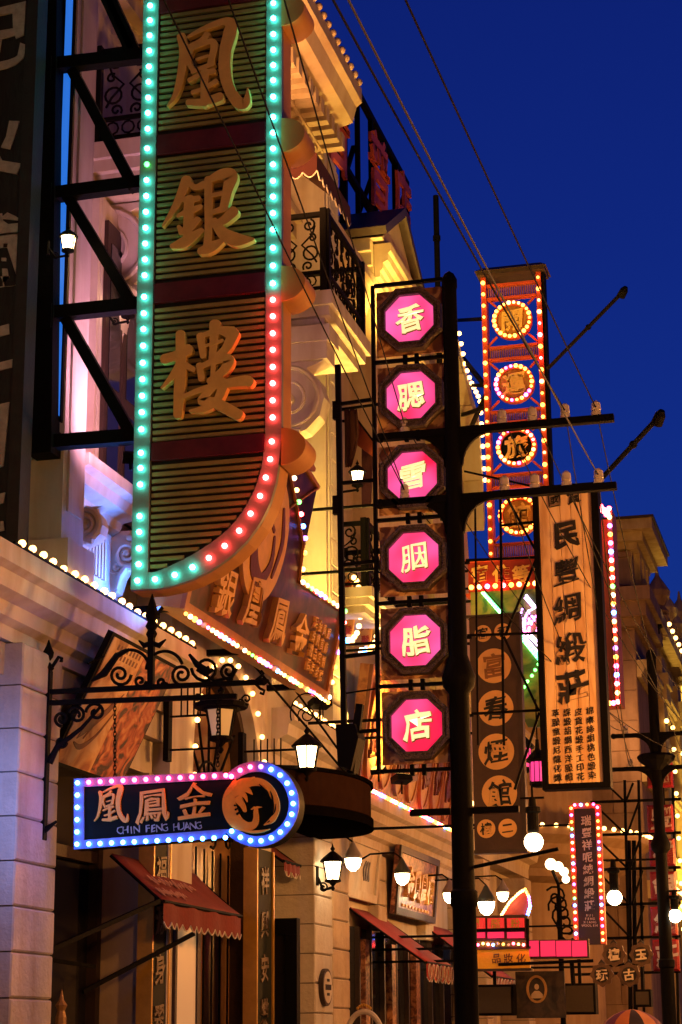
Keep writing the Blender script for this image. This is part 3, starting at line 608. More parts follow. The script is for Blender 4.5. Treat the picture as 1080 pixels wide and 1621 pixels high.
yin = [[(350, 165, 90), (300, 300, 80), (240, 430, 60), (120, 610, 14)], [(365, 190, 40), (430, 240, 50), (515, 215, 70)], [(300, 355, 30), (380, 360, 55), (465, 345, 50)],
       [(265, 510, 30), (370, 470, 60), (485, 425, 45)], [(375, 350, 90), (370, 520, 85), (360, 720, 80)], [(275, 610, 30), (310, 670, 60)], [(455, 545, 60), (400, 640, 36)],
       [(210, 800, 40), (330, 760, 95), (495, 650, 50)], [(555, 160, 60), (560, 400, 70), (560, 640, 65), (545, 850, 75)], [(560, 175, 50), (680, 120, 90), (770, 140, 120), (740, 280, 85), (700, 450, 70)],
       [(590, 320, 36), (690, 300, 40)], [(590, 480, 36), (690, 450, 60)], [(800, 470, 95), (700, 560, 75), (610, 590, 40)], [(610, 560, 60), (700, 680, 95), (830, 740, 110), (985, 735, 24)], [(480, 850, 60), (590, 810, 90), (720, 730, 24)]]
lou = [[(240, 352, 52), (310, 332, 52), (392, 292, 58)], [(340, 195, 48), (345, 350, 56), (335, 560, 58), (325, 695, 44)], [(330, 390, 36), (290, 460, 34), (228, 528, 12)], [(372, 388, 34), (425, 418, 26)],
       [(552, 135, 58), (546, 240, 44), (535, 365, 38)], [(465, 210, 44), (482, 335, 34)], [(470, 212, 26), (580, 180, 40), (655, 195, 72)], [(668, 195, 60), (620, 290, 48), (560, 335, 26)], [(500, 272, 16), (600, 240, 18)],
       [(458, 388, 34), (472, 475, 34)], [(470, 398, 28), (590, 352, 44), (640, 362, 54), (600, 430, 48), (520, 490, 36)], [(545, 370, 26), (540, 480, 26)], [(575, 468, 60), (510, 560, 44), (470, 610, 40), (560, 622, 54), (700, 695, 54)],
       [(610, 495, 56), (570, 600, 44), (490, 655, 38), (400, 670, 12)], [(360, 585, 24), (450, 548, 30), (600, 508, 42), (735, 488, 58), (770, 498, 48)]]
for st, fn, k in ((huang, zm(200, 0, 3.857), 3.857), (yin, zm(240, 260, 6.0), 6.0), (lou, zm(200, 480, 3.857), 3.857)):
    m = MB(); m.brush(SF, st, fn, PXM / k * 1.32, -.008, .045); m.build('character', OCHRE, BS)
ca, cb = SF.px(330, -110); m = MB(); m.glyph(SF, '鳳', ca, cb, .66, -.008, .05, .03); m.build('character', OCHRE, BS)
# bulbs
lb = [-360, -335, -310, -285, -260, -235, -210, -185, -160, -135, -110, -85, -60, -36, -12, 13, 36, 60, 84, 109, 133, 158, 182, 207, 238, 263, 288, 313, 338, 363, 388, 413, 438, 472, 498, 523, 549, 576, 602, 628, 654, 681, 718, 742, 768, 794, 818, 843, 869, 894]
for v in lb:
    q = SF.px(225, v); xc = (xl + xli) / 2
    if v == 794: continue
    bulb(BS, SF.p(xc, SF.px(224, v)[1], .02), .022, 'green' if v == 263 else 'teal')
rbv = [-360, -335, -310, -285, -260, -235, -210, -185, -160, -135, -110, -85, -60, -42, -18, 7, 31, 56, 81, 105, 129, 155, 187, 212, 237, 262, 288, 313, 339, 365, 394, 422, 450, 476, 502, 529, 555, 582, 608, 635, 662]
for v in rbv: bulb(BS, SF.p((xr + xri) / 2, SF.px(433, v)[1], .02), .022, 'teal' if v < 460 else 'red')
for i, (u, v) in enumerate([(431.5, 700), (429, 728), (422, 757), (413, 786), (398, 814), (380, 841), (357, 865), (332, 884), (306, 899), (278, 911), (247, 918), (219, 920)]):
    bulb(BS, SF.p(*SF.px(u, v), .02), .022, 'red' if i < 8 else 'teal')
# half-round knobs on the street edge
for v in (-250, 14, 213, 448, 706):
    zc = SF.px(455, v)[1]; m = MB(); pts = arc(xr - .002, zc, .19, .145, -90, 90, 13); m.prism(SF, pts, -.3, .004); m.build('half_round_knob', OCHRESIDE, BS, True)
# truss that carries the sign from the wall
TF = fY(13.32)
def tb(p0, p1, w_, nm='truss_bar'):
    (a0, b0), (a1, b1) = TF.px(*p0), TF.px(*p1); m = MB(); m.bar(TF.p(a0, b0), TF.p(a1, b1), w_, w_); m.build(nm, STEEL, BS)
tb((87, -420), (72, 715), .165, 'wall_post')
for v0, v1 in ((-330, -360), (-110, -135), (107, 88), (312, 290), (500, 482), (703, 690)): tb((62 + (107 - v0) * .012, v0), (226, v1), .105)
for (p0, p1) in (((165, -10), (212, 92)), ((115, 112), (214, 300)), ((108, 312), (212, 485)), ((105, 505), (210, 690)), ((120, -125), (216, 85))): tb(p0, p1, .085, 'truss_brace')
for v in (120, 320, 510, 705): a, q = TF.px(70, v); m = MB(); m.fbox(TF, a - .1, a + .1, q - .09, q + .12, -.1, .1); m.build('wall_plate', STEEL, BS)
LS = thing('blue_wall_glow', 'added glowing strip standing in for the blue lit wall beside the truss post', 'added glow', (-5.8, 13.38, 6.3))
b = MB(); b.box((-5.81, 13.375, 6.35), (-5.75, 13.41, 12.2)); b.build('wall_glow_strip', emit('wall_glow_blue', (.022, .2, .85), .8, (.1, .2, .5)), LS); b = MB(); b.box((-5.825, 13.38, 6.3), (-5.811, 13.418, 12.2)); b.box((-5.749, 13.38, 6.3), (-5.735, 13.418, 12.2)); b.build('channel', STEEL, LS)  # added strip and channel, glowing in place of blue light on the wall
# ================================================================== black vertical board at the left edge
LF = fY(12.9)
LB = thing('vertical_signboard', 'tall black vertical board with worn white characters at the left edge', 'sign', LF.p(*LF.px(0, 885)))
a1, z0 = LF.px(20, 885); ztop = LF.px(30, -300)[1]; a0 = a1 - .62
b = MB(); b.fbox(LF, a0, a1, z0, ztop, -.14, 0); b.build('board', blotch('black_worn_wood', (.004, .006, .0055), (.011, .014, .013), (.004, .005, .005), 5, .7, (6, 6, .6)), LB)
for (x0, x1, y0, y1) in ((a1 - .05, a1 + .05, z0 - .05, ztop), (a0 - .05, a0 + .05, z0 - .05, ztop), (a0 + .051, a1 - .051, z0 - .05, z0 + .05)):
    b = MB(); b.fbox(LF, x0, x1, y0, y1, -.16, .03); b.build('frame', mat('grey_black_wood', (.015, .015, .016), .5, scale=9, var=.6), LB)
for ch, v in (('馬', -130), ('記', 60), ('火', 230), ('鋪', 400), ('上', 540), ('口', 690), ('正', 840)):
    m = MB(); m.glyph(LF, ch, a1 - .34, LF.px(10, v)[1], .62, .001, .012, .03); m.build('character', WHITEINK, LB)
# ================================================================== wrought iron bracket with the lit key-shaped sign
KF = fY(13.35)
KB = thing('iron_bracket', 'wrought iron scroll bracket with spear finial carrying the key shaped sign', 'bracket', KF.p(*KF.px(42, 1410)))
P = lambda u, v, c=0: KF.p(*KF.px(u, v), c)
K = lambda pts: [KF.p(*KF.px(u, v)) for u, v in pts]
b = MB(); b.bar(P(42, 1075), P(36, 1408), .05, .05); b.build('wall_plate', IRON, KB)
b = MB(); b.bar(P(76, 1062), P(66, 1330), .06, .06); b.lathe(P(76, 1062), [(.035, 0), (.05, .02), (.03, .05), (.012, .07), (.04, .11), (.045, .14), (.02, .19), (.004, .24)], 8)
b.tube(K([(72, 1060), (64, 1048), (56, 1042), (51, 1046), (52, 1052)]), .014); b.tube(K([(80, 1060), (88, 1048), (93, 1040), (98, 1042), (97, 1048)]), .014); b.build('upright', IRON, KB, True)
for v0, v1 in ((1097, 1080), (1114, 1102)):
    b = MB(); b.bar(P(45, v0), P(405 if v0 < 1100 else 375, v1), .036, .036); b.build('cross_rail', IRON, KB)
b = MB(); b.tube(K([(405, 1080), (418, 1079), (426, 1077)]), [.02, .03, .008]); b.tube(K([(404, 1078), (412, 1072), (417, 1066), (413, 1062)]), .011); b.tube(K([(404, 1082), (412, 1090), (419, 1093), (417, 1099), (412, 1097)]), .011); b.build('arrow_tip', IRON, KB)
b = MB(); b.bar(P(239, 1092), P(240, 1010), .045, .045); b.lathe(P(240, 1010), [(.03, 0), (.045, .03), (.03, .06), (.05, .09), (.03, .13), (.055, .17), (.03, .26), (.003, .34)], 8)
b.tube(K([(240, 1018), (228, 1022), (220, 1014)]), [.02, .022, .006]); b.tube(K([(240, 1018), (252, 1022), (263, 1012)]), [.02, .022, .006]); b.build('spear_finial', IRON, KB, True)
b = MB()
def sw(cu, cv, r0, r1, a0, t): b.tube(K(spiral(cu, cv, r0, r1, a0, t, 24)), .013, 5)
sw(207, 1060, 32, 30, -180, .5); sw(190, 1068, 18, 3, 0, 1.6); sw(222, 1078, 10, 2, 0, 1.3); sw(262, 1060, 30, 28, 180, .45); sw(288, 1068, 17, 3, 90, 1.6); sw(256, 1080, 8, 2, 0, 1.3); sw(325, 1058, 22, 4, 180, -1.6); sw(362, 1062, 14, 3, 60, 1.5)
b.tube(K([(145, 1078), (165, 1066), (185, 1038), (205, 1028)]), [.01, .03, .024, .012]); b.tube(K([(300, 1036), (312, 1052), (330, 1064), (338, 1060)]), [.012, .026, .03, .012]); b.tube(K([(312, 1060), (340, 1078), (368, 1072), (375, 1058)]), .013)
b.build('upper_scrollwork', IRON, KB, True)
b = MB(); b.tube(K([(78, 1208), (92, 1180), (110, 1168), (130, 1152), (160, 1118)]), [.03, .022, .02, .016, .012]); sw(122, 1132, 14, 3, 200, 1.6); sw(152, 1128, 16, 4, 180, 1.2); sw(97, 1175, 9, 2, 0, 1.4); sw(98, 1138, 12, 3, 90, 1.4); b.build('lower_scrollwork', IRON, KB, True); b = MB()
b.tube(K([(40, 1355), (52, 1338), (66, 1318), (90, 1300)]), [.03, .028, .03, .01]); sw(48, 1390, 8, 2, 180, 1.6); b.tube(K([(40, 1310), (44, 1290), (56, 1278), (70, 1281)]), .02); sw(46, 1298, 8, 2, 180, 1.3); b.build('foot_scrollwork', IRON, KB, True)
for u, v0, v1 in ((182, 1112, 1232), (345, 1106, 1212)):
    b = MB(); n = 18
    for i in range(n):
        p = P(u, v0 + (v1 - v0) * (i + .5) / n); F2 = KF if i % 2 else Fr((0, 0, 0), (0, 1, 0), (0, 0, 1))
        b.tube([p + F2.U * .011 * math.cos(t) + F2.V * .024 * math.sin(t) for t in [k * math.pi / 4 for k in range(8)]], .0035, 4, True)
    b.build('chain', IRON, KB)
KS = thing('key_shaped_sign', 'key shaped dark sign with orange characters, bird emblem and blue and pink bulbs', 'sign', P(118, 1345))
cu, cv, rr = 408, 1273, 66
cpt = [(cu + rr * math.cos(R_(a)), cv + rr * 1.03 * math.sin(R_(a))) for a in range(-138, 139, 6)]
outl = [(118, 1345), (118, 1233)] + [(352, 1222)] + cpt + [(350, 1327)]
# outline runs: left edge, top, round head, bottom
inl = [(134, 1330), (134, 1246)] + [(358, 1234)] + [(cu + 50 * math.cos(R_(a)), cv + 51 * math.sin(R_(a))) for a in [-128 + 256 * i / 46 for i in range(47)]] + [(356, 1313)]
b = MB(); b.prism(KF, KF.poly(outl), -.14, 0); b.build('sign_body', BLACKBOARD, KS)
oo = resamp(KF.poly(outl + outl[:1]), 130)[:-1]
cxk, czk = KF.px(300, 1285)
b = MB(); op = KF.poly(outl); ip = KF.poly(inl); n = len(op)
for i in range(n):
    j = (i + 1) % n; b.prism(KF, [op[i], op[j], ip[j], ip[i]], .001, .012 + .00002 * i)
b.build('bulb_border', KEYB, KS)
bl = [(u, 1240 - (u - 125) * 11 / 220) for u in [125 + 18.05 * i for i in range(14)]]
for i, (u, v) in enumerate(bl): bulb(KS, P(u, v, .03), .0175, 'blue' if i == 0 else 'pink')
for i in range(1, 6): bulb(KS, P(125 - i * .15, 1240 + i * 19.4, .03), .0175, 'blue')
for i in range(1, 14): bulb(KS, P(125 + 18.0 * i, 1337.5 - i * .85, .03), .0175, 'blue')
for i in range(17):
    a = -133 + i * 16.6; bulb(KS, P(cu + 58 * math.cos(R_(a)), cv + 59 * math.sin(R_(a)), .03), .0175, 'pink' if i < 3 else ('violet' if i == 3 else 'blue'))
ORANGE = mat('orange_letter', (.95, .42, .035), .45, .1, var=.2, scale=12, bump=.05)
hz = lambda x, y: KF.px(150 + (x - 255) * .108, 1244 + (y - 140) * .108)
m = MB(); m.brush(KF, huang, hz, .118 * 14.3 / 3162, .002, .022, .0004); m.build('character', ORANGE, KS)
for ch, u, v, s in (('鳳', 243, 1275, .27), ('金', 309, 1269, .28)):
    m = MB(); a, q = KF.px(u, v); m.glyph(KF, ch, a, q, s, .002, .02, .006 if ch == '鳳' else .004); m.build('character', ORANGE, KS)
m = MB(); word = 'CHIN FENG HUANG'
for i, ch in enumerate(word):
    if ch != ' ': a, q = KF.px(190 + i * 8.9, 1314.5 - i * .55); m.glyph(KF, ch, a, q, .075, .002, .004, .002, .05, 1.5)
m.build('small_lettering', mat('grey_ink', (.35, .36, .36), .5), KS)
# round bird emblem: crescent body, neck, head, plume
E_ = lambda x, y: KF.px(350 + x / 9.82, 1220 + y / 9.82)
ek = 14.3 / 3162 / 9.82
body = [[(240, 200, 120), (140, 400, 190), (150, 620, 230), (250, 800, 210), (400, 870, 150), (520, 840, 110), (555, 740, 85), (550, 640, 70), (565, 580, 44), (640, 568, 8)],
        [(200, 330, 200), (330, 230, 200), (470, 180, 140), (640, 190, 120), (780, 290, 100), (860, 430, 80), (880, 570, 90), (850, 700, 80), (790, 780, 80), (680, 850, 12)],
        [(350, 250, 130), (430, 310, 80), (490, 370, 14)], [(300, 330, 140), (380, 400, 60), (415, 490, 10)], [(280, 450, 130), (350, 550, 80), (380, 630, 50)], [(230, 230, 60), (235, 130, 8)], [(300, 200, 60), (350, 140, 8)],
        [(180, 280, 60), (120, 350, 50), (70, 420, 20)], [(480, 605, 10), (530, 575, 30)], [(350, 940, 10), (480, 955, 40), (640, 945, 36), (770, 910, 6)], [(460, 140, 50), (530, 100, 6)], [(660, 210, 20), (760, 330, 24), (790, 450, 8)]]
m = MB(); m.brush(KF, body, E_, ek, .002, .02, .0004); m.build('bird_emblem', ORANGE, KS)
m = MB()
for st in ([[(610, 215, 10), (680, 290, 30), (750, 380, 24), (800, 470, 8)]], [[(780, 320, 6), (815, 420, 24), (815, 560, 18), (810, 640, 5)]], [[(870, 520, 6), (855, 620, 20), (815, 700, 5)]], [[(225, 545, 30), (260, 545, 14)]], [[(240, 610, 34), (280, 590, 14)]], [[(265, 680, 40), (320, 635, 16)]], [[(740, 810, 10), (770, 785, 14)]]):
    m = MB(); m.brush(KF, st, E_, ek, .012, .0265); m.build('emblem_gap', BLACKBOARD, KS)
# hanging lantern below the bracket
HL = thing('hanging_lantern', 'unlit amber glass lantern hanging under the iron bracket', 'lantern', P(331, 1130, -.1))
pc = P(333, 1132, -.25); lantern(HL, pc, .62, LDIM)
b = MB(); b.lathe(pc + Vector((0, 0, .09)), [(.2, 0), (.21, .03), (.15, .05)], 12); b.tube([pc + Vector((0, 0, .28)), P(335, 1084, -.02)], .012)
for s in range(6):
    F2 = Fr(pc + Vector((0, 0, .12)), (math.cos(s), math.sin(s), 0), (0, 0, 1)); ftube(b, F2, spiral(.2, .03, .01, .045, 180, 1.3, 12), 0, .008, 5)
b.build('scroll_crown', IRON, HL)
# ================================================================== tilted picture board
o0 = onX(80, 1208, -5.95); xt = -o0.y * (ray(180, 1000).x / -ray(180, 1000).y) * -1
xt = ray(180, 1000).x / ray(180, 1000).y * o0.y; ztp = 1.6 + ray(180, 1000).z / ray(180, 1000).y * o0.y
MF = Fr(o0, (0, 1, 0), (xt - o0.x, 0, ztp - o0.z)); hh = math.hypot(xt - o0.x, ztp - o0.z)
wid = MF.px(285, 1047)[0]
PB = thing('picture_board', 'tilted picture board with worn printed dishes under the cornice', 'board', o0)
b = MB(); b.fbox(MF, 0, wid, 0, hh, -.05, 0); b.build('frame', IRON, PB)
b = MB(); b.fbox(MF, .05, wid * .5, .03, hh - .03, .0005, .008); pp = b.build('print_panel', blotch('print_cream', (.32, .1, .03), (.55, .27, .1), (.66, .42, .22), 3.4, .5, (1, 1, 1), (.38, .48, .6), .05), PB)
b = MB(); b.fbox(MF, wid * .505, wid - .03, .03, hh - .03, .0005, .008); pq = b.build('print_panel', blotch('print_red', (.03, .012, .01), (.4, .08, .03), (.6, .26, .1), 6, .5, (1, 1, 1), (.4, .52, .66), .05), PB)
b = MB(); cxm = wid * .27
b.brush(MF, [[(.2, .28, .02), (.3, .42, .2), (.5, .62, .12), (.62, .8, .01)], [(.18, .24, .03), (.32, .22, .1), (.48, .36, .06), (.6, .6, .02)], [(.3, .3, .03), (.4, .5, .03), (.5, .68, .02)]], lambda x, y: (x * wid * .75, y * hh * .8), .5, .004, .012); b.build('printed_dish', mat('print_brown', (.22, .05, .02), .5, scale=14, var=.6), pp)
b = MB()
for k in range(8):
    for r_ in range(2): m_ = .12 + k * .045; b.fbox(MF, wid * m_, wid * m_ + wid * .022, hh * (.9 - .06 * r_), hh * (.94 - .06 * r_), .0085, .0095)
b.build('printed_caption', mat('print_brown', (.22, .05, .02)), pp)
b = MB(); b.tube([MF.p(.02, hh * .82, .01), (-5.62, o0.y - .1, 4.44)], .008); b.tube([MF.p(wid - .02, hh * .9, .01), (-5.9, o0.y + wid, 5.0)], .008); b.build('stay_wire', IRON, PB)
# ================================================================== brown gabled sign with raised bird roundel on the facade
pz = onX(518, 1107, -5.3); zt_ = 1.6 + ray(545, 972).z / ray(545, 972).y * pz.y; xt_ = ray(545, 972).x / ray(545, 972).y * pz.y
GF = Fr((-5.3, pz.y, pz.z), (0, 1, 0), (xt_ + 5.3, 0, zt_ - pz.z))
GS = thing('gabled_shop_sign', 'brown gabled signboard with raised gold characters and coloured bulbs along its edges', 'sign', GF.p(0, 0))
q1 = GF.px(545, 972); q2 = GF.px(474, 924); q3 = GF.px(480, 862); q4 = GF.px(470, 800); q5 = GF.px(459, 742)
ctr = -2.35
right = [(0, 0), (0, q1[1]), (q2[0], q2[1]), (q3[0] + .02, q3[1]), (q4[0], q4[1]), (q5[0] - .02, q5[1]), (q5[0] - .22, q5[1] + .1), (ctr + .35, q5[1] + .22), (ctr, q5[1] + .26)]
gp_ = right + [(2 * ctr - a, q) for a, q in right[-2::-1]]
b = MB(); b.prism(GF, gp_, -.3, -.03); b.build('sign_body', OCHRESIDE, GS)
gi = [(ctr + (a - ctr) * .965, .07 + q * .945) for a, q in gp_]
b = MB(); b.prism(GF, gi, -.0295, -.012); b.build('face_board', blotch('mottled_red_board', (.016, .005, .004), (.06, .014, .009), (.12, .032, .016), 3.5, .35, (1, 1, 1), (.35, .5, .68), .1), GS)
b = MB()
for i in range(len(gp_)):
    j = (i + 1) % len(gp_); b.prism(GF, [gp_[i], gp_[j], gi[j], gi[i]], -.0294, .012 + .0002 * i)
b.build('moulded_frame', mat('orange_wood', (.4, .15, .05), .45, var=.3), GS)
for ch, u, v, s in (('銀', 352, 938, .46), ('凰', 398, 950, .52), ('鳳', 437, 981, .5), ('金', 471, 1006, .46)):
    m = MB(); a, q = GF.px(u, v); m.glyph(GF, ch, a, q, s, -.012, .06, .012); m.build('character', mat('pale_gold', (.75, .42, .13), .4, .1), GS)
m = MB()
for r_ in range(4):
    for k in range(4): a, q = GF.px(499 + k * 6.5 - r_ * 4.2, 985 + r_ * 22 + k * 6); m.glyph(GF, '足金真銀珠寶首飾禮品定制百年老號'[r_ * 4 + k], a, q, .13, -.012, .03, .01)
m.build('small_lettering', mat('pale_gold', (.55, .3, .1)), GS)
m = MB(); a, q = GF.px(418, 850); m.prism(GF, arc(a, q, .62, .62, 0, 350, 36), -.011, .03); ro = m.build('bird_roundel', mat('pale_gold', (.55, .3, .1)), GS)
m = MB(); m.brush(GF, [[(-.1, .25, .16), (-.3, .0, .1), (-.22, -.3, .2), (.05, -.4, .14), (.25, -.2, .1), (.2, .05, .05)], [(.3, .35, .05), (.45, .05, .09), (.35, -.3, .05)], [(-.05, .2, .04), (.15, .1, .05)]], lambda x, y: (a + x, q + y), 1, .029, .04); m.build('roundel_carving', BROWNWOOD, ro)
bp_ = along([GF.p(x, q_, -.05) + Vector((.06, 0, -.045)) for x, q_ in ((ctr * 2 + .05, 0), (0, 0))], 40)
for i, p in enumerate(bp_): bulb(GS, p, random.choice((.017, .022, .026)), 'dim' if i % 9 == 4 else MULTI[(i * 3 + i // 4) % 14])
for i, p in enumerate(along([GF.p(a_, q_, .02) + Vector((0, .02, .03)) for a_, q_ in right[:6]], 26)):
    bulb(GS, p, .026, ['white', 'warm', 'amber', 'violet', 'blue', 'red', 'green', 'warm'][i % 8])

for yy in (GF.O.y - 4.4, GF.O.y - 2.4, GF.O.y - .4):
    m = MB(); m.box((-5.86, yy - .03, GF.O.z + .05), (-5.52, yy + .03, GF.O.z + .11)); m.build('wall_bracket', STEEL, GS)
# ================================================================== utility poles
def insulator(parent, p, s=.1):
    m = MB(); m.lathe(p, [(s * .42, 0), (s * .42, s * .35), (s * .3, s * .42), (s * .4, s * .5), (s * .36, s * 1.1), (s * .15, s * 1.3)], 10); m.build('insulator', CERAMIC, parent, True)
def util_pole(label, x, y, ztop, arms, r0=.096, r1=.061):
    t = thing('utility_pole', label, 'pole', (x, y, 0), 'black utility poles in the street')
    m = MB(); m.lathe((x, y, 0), [(r0 * 1.5, 0), (r0 * 1.5, .5), (r0, .6), (r0 * .98, 2.6), (r0 * 1.15, 2.62), (r0 * 1.15, 2.72), (r0 * .95, 2.74), (r0 * .85, 4.3), (r0 * 1.35, 4.36), (r0 * 1.45, 4.44), (r0 * 1.0, 4.56), (r0 * .8, 4.62), (r1, ztop - .12), (r1 * 1.12, ztop - .1), (r1 * 1.1, ztop - .03), (r1 * .7, ztop + .02), (.005, ztop + .05)], 18); m.build('post', STEEL, t, True)
    for z, x0, x1, ins in arms:
        m = MB(); m.box((x + x0, y - .035, z - .03), (x + x1, y + .035, z + .03)); m.ball((x + x0 - .02, y, z), .045, 8)
        for s in (-1, 1):
            F2 = fY(y); m.prism(F2, [(x + s * .06, z - .031), (x + s * .34, z - .031)] + [(x + s * (.34 - .26 * math.sin(R_(a))), z - .3 + .27 * math.cos(R_(a))) for a in range(10, 90, 13)] + [(x + s * .06, z - .33)], -.02, .02)
        arm = m.build('crossarm', STEEL, t)
        for q in ins: insulator(arm, (x + q, y, z + .031))
    return t
x1p = -2.965; y1p = 15.2
zA = onY(850, 672, 15.2).z; zB = onY(850, 779, 15.2).z
dx = lambda u, v: onY(u, v, 15.2).x - x1p
insA = [dx(641, 690), dx(795, 670), dx(843, 666), dx(895, 660), dx(944, 655)]; insB = [dx(641, 795), dx(799, 774), dx(847, 770), dx(897, 765), dx(948, 760)]
POLE1 = util_pole('tall black utility pole carrying the pink octagon sign, nearest pole', x1p, y1p, 7.93, [(zA, dx(606, 690), dx(972, 660), insA), (zB, dx(606, 795), dx(976, 765), insB)])
m = MB(); zz = onY(730, 1284, 15.2).z; m.box((dx(650, 1286) + x1p, y1p - .03, zz - .025), (x1p - .09, y1p + .03, zz + .025)); m.box((x1p + .09, y1p - .03, zz - .025), (dx(822, 1280) + x1p, y1p + .03, zz + .025)); m.build('lower_arm', STEEL, POLE1)
m = MB(); m.tube([onY(748, 1373, 15.2), onY(884, 1344, 15.1)], .015); m.build('stay_rod', STEEL, POLE1)
POLE2 = util_pole('black utility pole farther down the street beside the red lantern boxes', -2.77, 29.9, 7.42, [(onY(1030, 1163, 29.9).z, -.62, .95, [-.45, .5, .85]), (onY(1030, 1216, 29.9).z, -.72, .95, [-.4, .5, .85])], .105, .072)
m = MB(); zq = onY(1030, 1205, 29.9).z; m.lathe((-2.77, 29.9, zq), [(.1, -.14), (.14, -.1), (.27, .0), (.3, .06), (.26, .1), (.12, .12)], 14); m.build('drum_collar', STEEL, POLE2)
# ================================================================== octagon sign on the pole
OF = fY(15.22)
OS = thing('octagon_lightbox_sign', 'vertical sign of six glowing pink octagon light boxes on the near pole', 'sign', OF.p(*OF.px(660, 1225)))
cen = [(649.5, 506), (651.7, 628), (655.5, 755), (656.5, 883.5), (658.5, 1015), (660.5, 1149)]
xo = sum(OF.px(*c)[0] for c in cen) / 6
xL, xR_ = OF.px(593, 700)[0], OF.px(703, 700)[0]
zT, zB_ = OF.px(650, 447)[1], OF.px(655, 1219)[1]
b = MB(); b.fbox(OF, xL - .014, xL + .014, zB_, zT, -.03, .02); b.build('left_post', STEEL, OS)
for u, v in ((650, 447), (650, 569), (652, 690), (655, 820), (657, 952), (659, 1084), (660, 1219)):
    z = OF.px(u, v)[1]; b = MB(); b.fbox(OF, xL + .015, x1p - .06, z - .014, z + .014, -.025, .015); b.build('cross_bar', STEEL, OS)
    if v > 500:
        for s in (-.05, .05): m = MB(); m.fbox(OF, xo + s - .017, xo + s + .017, z - .045, z + .045, -.02, .018); m.build('hanger_lug', STEEL, OS)
PINKF = bpy.data.materials.new('pink_lightbox'); PINKF.use_nodes = True; n_ = PINKF.node_tree; pb = n_.nodes['Principled BSDF']
geo = n_.nodes.new('ShaderNodeNewGeometry'); nz = n_.nodes.new('ShaderNodeTexNoise'); nz.inputs['Scale'].default_value = 2.6; nz.inputs['Detail'].default_value = 1; n_.links.new(geo.outputs['Position'], nz.inputs['Vector'])
rp = n_.nodes.new('ShaderNodeValToRGB'); rp.color_ramp.elements[0].position = .36; rp.color_ramp.elements[0].color = (.9, .012, .07, 1); rp.color_ramp.elements[1].position = .72; rp.color_ramp.elements[1].color = (1, .15, .52, 1)
n_.links.new(nz.outputs['Fac'], rp.inputs[0]); n_.links.new(rp.outputs[0], pb.inputs['Emission Color']); pb.inputs['Emission Strength'].default_value = 1.0; pb.inputs['Base Color'].default_value = (.5, .05, .12, 1); pb.inputs['Roughness'].default_value = .25
TUBE = emit('tube_lamp_inside', (1, .75, .85), 1.2)
LET = emit('lit_cream_letter', (1, .84, .36), 1.02)
CARVE = blotch('carved_frame', (.02, .012, .01), (.07, .045, .035), (.12, .085, .07), 60, .45, (1, 1, 1), (.42, .5, .58), .6)
BACKP = blotch('peeling_backboard', (.25, .1, .05), (.45, .22, .09), (.75, .47, .2), 7, .6, (1, 1, 1), (.44, .5, .53))
oc = lambda c, r, k=22.5: [(c[0] + r * math.cos(R_(k + 45 * i)), c[1] + r * math.sin(R_(k + 45 * i))) for i in range(8)]
zs = [OF.px(*c)[1] for c in cen]
for i, ch in enumerate('香腮雪胭脂店'):
    c = (xo, zs[i]); z0 = zs[i] - .29; z1 = zs[i] + .29
    b = MB(); b.fbox(OF, xL + .02, xR_ + .02, z0 - .01, z1 + .01, -.07, -.055); b.build('back_panel', BACKP, OS, label='marbled brown back panel')
    R0 = .298
    b = MB(); b.ring(OF, oc(c, R0), oc(c, R0 * .9), -.05, .055); b.ring(OF, oc(c, R0 * .899), oc(c, R0 * .82), -.05, .04); b.ring(OF, oc(c, R0 * .819), oc(c, R0 * .775), -.05, .055); fr_ = b.build('octagon_frame', CARVE, OS)
    b = MB(); b.prism(OF, oc(c, R0 * .79), .0, .012); b.build('pink_panel', PINKF, OS)
    m = MB(); m.glyph(OF, ch, c[0], c[1] + .005, .245, .0125, .012, .006 if ch == '胭' else .02, .02, 1.3); m.build('character', LET, OS)
    m = MB(); m.glyph(OF, ch, c[0] + .003, c[1] - .001, .252, .0122, .006, .008 if ch == '胭' else .028, .02, 1.3); m.build('character_edge', mat('gold_edge', (.45, .3, .05), .4, .3), OS)
# ================================================================== wires along the street
def wire(label, a, bq, sag, r=.006, m=IRON, grp='overhead wires along the street'):
    a, bq = Vector(a), Vector(bq); pts = [a.lerp(bq, i / 24) - Vector((0, 0, sag * 4 * (i / 24) * (1 - i / 24))) for i in range(25)]
    k = MB(); k.tube(pts, r, 5); o = k.build('overhead_wire', m); tag(o, label, 'wire', grp); return o
allins = [(x1p + q, zA + .1) for q in insA] + [(x1p + q, zB + .1) for q in insB]
p2 = [(-3.2, onY(1030, 1163, 29.9).z + .1), (-2.27, onY(1030, 1163, 29.9).z + .1), (-1.9, onY(1030, 1163, 29.9).z + .1), (-3.15, onY(1030, 1216, 29.9).z + .1), (-2.3, onY(1030, 1216, 29.9).z + .1), (-1.9, onY(1030, 1216, 29.9).z + .1)]
WN = ['highest', 'second highest', 'third', 'fourth', 'fifth', 'sixth', 'seventh', 'eighth', 'ninth', 'tenth']
for i, (x, z) in enumerate(allins):
    if i != 7:
        k = p2[i % 6]; wire('thin black wire between the two utility poles, ' + WN[i] + ' of its set', (x, y1p, z), (k[0], 29.9, k[1]), .25 + .06 * i, .0055)
def wpx(label, P0, u, v, yy, sag, r, m=IRON):
    P0 = Vector(P0); P1 = onY(u, v, yy); d = P1 - P0; wire(label, P0, P0 + d * 1.7, sag, r, m)
I = lambda i: (allins[i][0], y1p, allins[i][1])
wpx('black wire crossing the open sky, farthest right of the sky wires', I(4), 649, 0, 7.5, .05, .0058)
